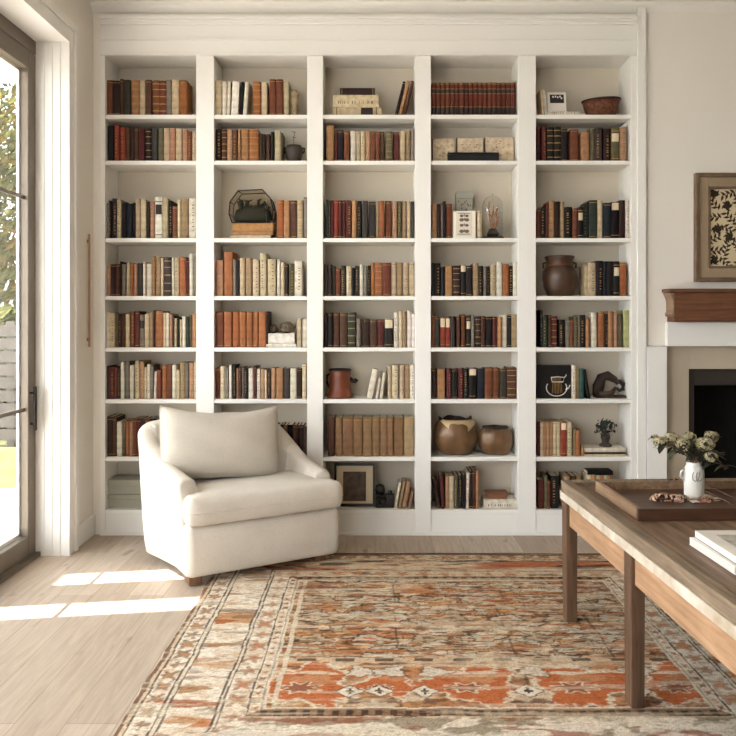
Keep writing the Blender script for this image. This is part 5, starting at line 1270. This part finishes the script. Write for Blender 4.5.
# flower stems
rr = random.Random(31)
def flower(px, py, Yf, R_, nfl, nleaf, lab, mt=M_petal):
    hx, hz_ = X(px, Yf), Z(py, Yf)
    st0 = Vector((VX + rr.uniform(-0.008,0.008), VY + rr.uniform(-0.008,0.008), ZT+0.05)); top = Vector((hx, Yf, hz_)); neck = Vector((VX+(hx-VX)*0.1, VY+(Yf-VY)*0.1, ZT+0.165))
    neck.x = VX + max(-0.02, min(0.02, neck.x-VX)); neck.y = VY + max(-0.02, min(0.02, neck.y-VY))
    o = empty('hydrangea_stem', tuple(st0)); B_ = lambda v: Vector(v)-st0
    pts = [B_(p) for p in catmull([st0, neck, neck.lerp(top, 0.5)+Vector((0,0,0.015)), top], 5)]
    MB().tube(pts, 0.0022, 6).build('stem', M_twig, o)
    if nfl:
        fm = MB(); c0 = B_(top)
        for k in range(nfl):
            d = Vector((rr.gauss(0,1), rr.gauss(0,1), rr.gauss(0,1)+0.35)).normalized(); c = c0 + Vector((d.x*R_*1.15, d.y*R_, d.z*R_*0.85))*rr.uniform(0.75,1.05); u = d.orthogonal().normalized(); v = d.cross(u); s = rr.uniform(0.006,0.0095)
            an = rr.uniform(0,1.5)
            for q in range(4):
                a = an + q*math.pi/2; e1 = u*math.cos(a)+v*math.sin(a); e2 = d.cross(e1)
                fm.add([c, c+e1*s*0.7+e2*s*0.55+d*s*0.15, c+e1*s*1.25+d*s*rr.uniform(-.2,.3), c+e1*s*0.7-e2*s*0.55+d*s*0.15], [(0,3,2,1)], 1 if (k*7+q) % 9 == 0 else 0)
        fm.build('flower_head', [mt, M_leafg], o)
        MB().lathe([(R_*0.72*math.sin(t)+1e-5, -R_*0.6*math.cos(t)) for t in [math.pi*j/8 for j in range(9)]], seg=12).xform(Matrix.Translation(c0)).build('flower_core', M_leafd, o)
    for k in range(nleaf):
        b = pts[rr.randint(len(pts)//2-1, len(pts)-1)]; a = rr.uniform(0,6.28); dr = Vector((math.cos(a), math.sin(a), rr.uniform(-0.5,0.5))).normalized(); L_ = rr.uniform(0.028,0.05); sd = dr.cross(Vector((0,0,1))).normalized()*L_*0.3; up = Vector((0,0,1))
        rows = []
        lm = MB(); prev = None; vs = []
        for j in range(6):
            t = j/5; w_ = math.sin(math.pi*min(1, t*0.92+0.05)); c = b + dr*L_*t*1.3 - up*0.012*t*t
            vs += [c - sd*w_ + up*0.003*w_, c, c + sd*w_ + up*0.003*w_]
        fs = []
        for j in range(5):
            q = j*3; fs += [(q,q+1,q+4,q+3),(q+1,q+2,q+5,q+4)]
        lm.add(vs, fs, 0, True); lm.build('leaf', M_leafd if k % 2 else M_leafg, o)
    tag(o, lab, 'flower', 'dried hydrangea stems in the white vase')
flower(661,443,3.47,0.032,70,11,'dried cream hydrangea reaching furthest over the side of vase toward bookcase')
flower(672,439,3.54,0.032,75,11,'dried cream hydrangea second from the bookcase side of the white vase')
flower(683,444,3.46,0.029,65,12,'dried cream hydrangea low above the rim of white vase')
flower(690,437,3.56,0.026,55,9,'small dried hydrangea rising at the middle of the vase')
flower(705,444,3.47,0.037,95,8,'largest pale hydrangea head just above the vase rim')
flower(711,437,3.55,0.030,65,9,'pale hydrangea behind the largest head in the white vase')
flower(711,457,3.45,0.026,50,12,'low drooping hydrangea at the fireplace side of the vase')
flower(724,454,3.50,0,0,20,'dark leafy stem without bloom at the fireplace side of the vase')
flower(728,468,3.47,0,0,16,'lowest dark drooping leafy stem at the fireplace side of vase')
flower(655,437,3.52,0.012,16,12,'leafy stem tip farthest toward the bookcase, barely any petals')
# cloth, dried flowers, twigs on the tray
cl = MB(); n = 14; vs = []; fs = []
for j in range(n+1):
    for i in range(n+1):
        u = -1+2*i/n; v = -1+2*j/n
        vs.append((0.085*u*(1+0.06*math.sin(v*4)), 0.06*v*(1+0.08*math.sin(u*3)), 0.0006 + (0.0012 + 0.004*math.sin(u*6+v*3)**2)*(1 if max(abs(u), abs(v)) > 0.62 else 0.15)))
for j in range(n):
    for i in range(n):
        a = j*(n+1)+i; fs.append((a, a+1, a+n+2, a+n+1))
cl.add(vs, fs, 0, True); c_o = cl.build('napkin', M_cloth); c_o.location = (VX+0.015, VY-0.02, ZT); c_o.rotation_euler = (0,0,0.35)
sl = c_o.modifiers.new('thick','SOLIDIFY'); sl.thickness = 0.001
tag(c_o, 'crumpled white napkin under the white vase on the tray', 'napkin')
def dried(px, py, R_, lab, mt):
    Yf = 3.40; x_, y_ = X(px, Yf), Yf
    Yf = F*(EYE-ZT-R_*0.5)/(py-CY); x_ = X(px, Yf)
    o = empty('dried_flower', (x_, Yf, ZT)); fm = MB()
    for k in range(60):
        d = Vector((rr.gauss(0,1), rr.gauss(0,1), abs(rr.gauss(0,1))*0.7+0.05)).normalized(); c = Vector((d.x*R_*1.5, d.y*R_, 0.004+d.z*R_*0.7)); u = d.orthogonal().normalized(); v = d.cross(u); s = rr.uniform(0.006,0.012)
        fm.add([c-u*s, c+v*s*0.7+d*0.003, c+u*s, c-v*s*0.7+d*0.003], [(0,1,2,3)], 0 if k % 3 else 1)
    fm.build('petals', [mt, M_petalp], o)
    MB().lathe([(R_*0.9*math.sin(t)+1e-5, R_*0.32*(1-math.cos(t))) for t in [math.pi*j/8 for j in range(9)]], seg=12, sx=1.4).build('core', M_drift, o)
    tag(o, lab, 'dried flower', 'dried blooms lying on the tray')
M_pw = mat('pale_dried_petal', (222,200,180), 0.8, 0.1, 40, rgb2=(170,130,106))
dried(663.5, 496, 0.038, 'dried pink white bloom lying nearest the tray side by the bookcase', M_pw)
dried(677.5, 497, 0.034, 'dried pink white bloom lying just in front of the vase', M_pw)
dried(677, 480, 0.036, 'brownish pink dried bloom beside the vase handle on the tray', M_petalp)
dried(706, 499, 0.024, 'small flat dried bloom in front of the vase among twigs', M_petalp)
for k, (a, b, lab) in enumerate((((699,489),(732,505),'thin twig running from the vase across the tray'),((702,485),(734,499),'longest thin twig lying behind another on the tray'),((690,503),(722,501),'short twig lying across the front of the tray floor'))):
    pa = (X(a[0], F*(EYE-ZT)/(a[1]-CY)), F*(EYE-ZT)/(a[1]-CY), ZT+0.005+0.006*k); pb = (X(b[0], F*(EYE-ZT)/(b[1]-CY)), F*(EYE-ZT)/(b[1]-CY), ZT+0.005)
    m_ = tuple((pa[i]+pb[i])/2 for i in range(2)) + (ZT+0.007+0.003*k,)
    o = MB().tube([pa, m_, pb], [0.003,0.0026,0.0018], 6).build('twig', M_twig); tag(o, lab, 'twig', 'twigs on the tray')
# white books on the table
bz = zs+0.0006
for k, (nm, x0_, y0_, w_, d_, th2, rot, lab) in enumerate((('white_book',1.150,2.49,0.28,0.335,0.027,2.0,'white book lying on the table, lower of two'),('coffee_table_book',1.162,2.497,0.27,0.325,0.025,1.0,'pale covered book lying on top of the white book on table'))):
    o = empty(nm, (x0_, y0_, bz), math.radians(rot)); cv = M_whitec if k == 0 else M_greyc; c2 = 0.003
    MB().box(0, w_, 0, d_, 0, c2).build('back_cover', cv if k == 0 else M_taupe, o, bevel=0.001); MB().box(0, w_, 0, d_, th2-c2, th2).build('front_cover', cv, o, bevel=0.001)
    MB().box(0.0, w_-0.004, 0.004, d_-0.004, c2+0.0002, th2-c2-0.0002).build('page_block', M_pagew, o)
    MB().box(w_+0.0002, w_+0.003, 0, d_, 0, th2).build('spine', cv, o)
    if k == 1: MB().box(0.05, w_-0.03, 0.06, d_-0.06, th2+0.0001, th2+0.0006).build('cover_picture', mat('cover_picture_grey', (196,188,178), 0.6, 0.1, 30, rgb2=(150,144,138)), o)
    tag(o, lab, 'book', 'white books on the table'); bz += th2+0.0006

# ------------------------------------------------------------------ light
SKY_LO, SKY_HI = 3.3, 12.5          # the sky is brightest on the sun's side
w = bpy.data.worlds.new('daylight'); bpy.context.scene.world = w; w.use_nodes = True
bg = w.node_tree.nodes['Background']; bg.inputs['Color'].default_value = (0.90, 0.955, 1.0, 1); 
_nt = w.node_tree; _tc = _nt.nodes.new('ShaderNodeTexCoord'); _sx = _nt.nodes.new('ShaderNodeSeparateXYZ'); _nt.links.new(_tc.outputs['Generated'], _sx.inputs[0])
_mr = _nt.nodes.new('ShaderNodeMapRange'); _mr.interpolation_type = 'SMOOTHSTEP'
_mr.inputs['From Min'].default_value = 0.3; _mr.inputs['From Max'].default_value = -0.9; _mr.inputs['To Min'].default_value = SKY_LO; _mr.inputs['To Max'].default_value = SKY_HI
_m1 = _nt.nodes.new('ShaderNodeMath'); _m1.operation = 'MULTIPLY'; _m1.inputs[1].default_value = 0.85; _m2 = _nt.nodes.new('ShaderNodeMath'); _m2.operation = 'MULTIPLY_ADD'; _m2.inputs[1].default_value = 0.5
_nt.links.new(_sx.outputs['X'], _m1.inputs[0]); _nt.links.new(_sx.outputs['Y'], _m2.inputs[0]); _nt.links.new(_m1.outputs[0], _m2.inputs[2]); _nt.links.new(_m2.outputs[0], _mr.inputs['Value']); _nt.links.new(_mr.outputs['Result'], bg.inputs['Strength'])
sun = bpy.data.lights.new('sun', 'SUN'); sun.energy = 36.0; sun.angle = math.radians(0.53); sun.color = (1.0, 0.97, 0.93)
so = bpy.data.objects.new('sun', sun); C.objects.link(so)
so.rotation_euler = Vector((SX, SY, -1)).to_track_quat('-Z', 'Y').to_euler(); so.location = (-8, 3, 12)

# ------------------------------------------------------------------ camera
cam = bpy.data.cameras.new('camera'); co = bpy.data.objects.new('camera', cam); C.objects.link(co)
co.location = (0, 0, EYE); co.rotation_euler = (math.radians(90), 0, 0)
cam.sensor_width = 36; cam.lens = 36*F/736; cam.clip_start = 0.05
cam.shift_x = -(CX-368)/736; cam.shift_y = -(368-CY)/736
sc = bpy.context.scene; sc.camera = co
sc.view_settings.view_transform = 'Standard'; sc.view_settings.look = 'None'; sc.view_settings.gamma = 1; sc.view_settings.use_curve_mapping = False
sc.view_settings.exposure = -0.05
sc.cycles.max_bounces = 8; sc.cycles.diffuse_bounces = 5; sc.cycles.transparent_max_bounces = 12
sc.cycles.sample_clamp_indirect = 6.0; sc.cycles.use_denoising = True
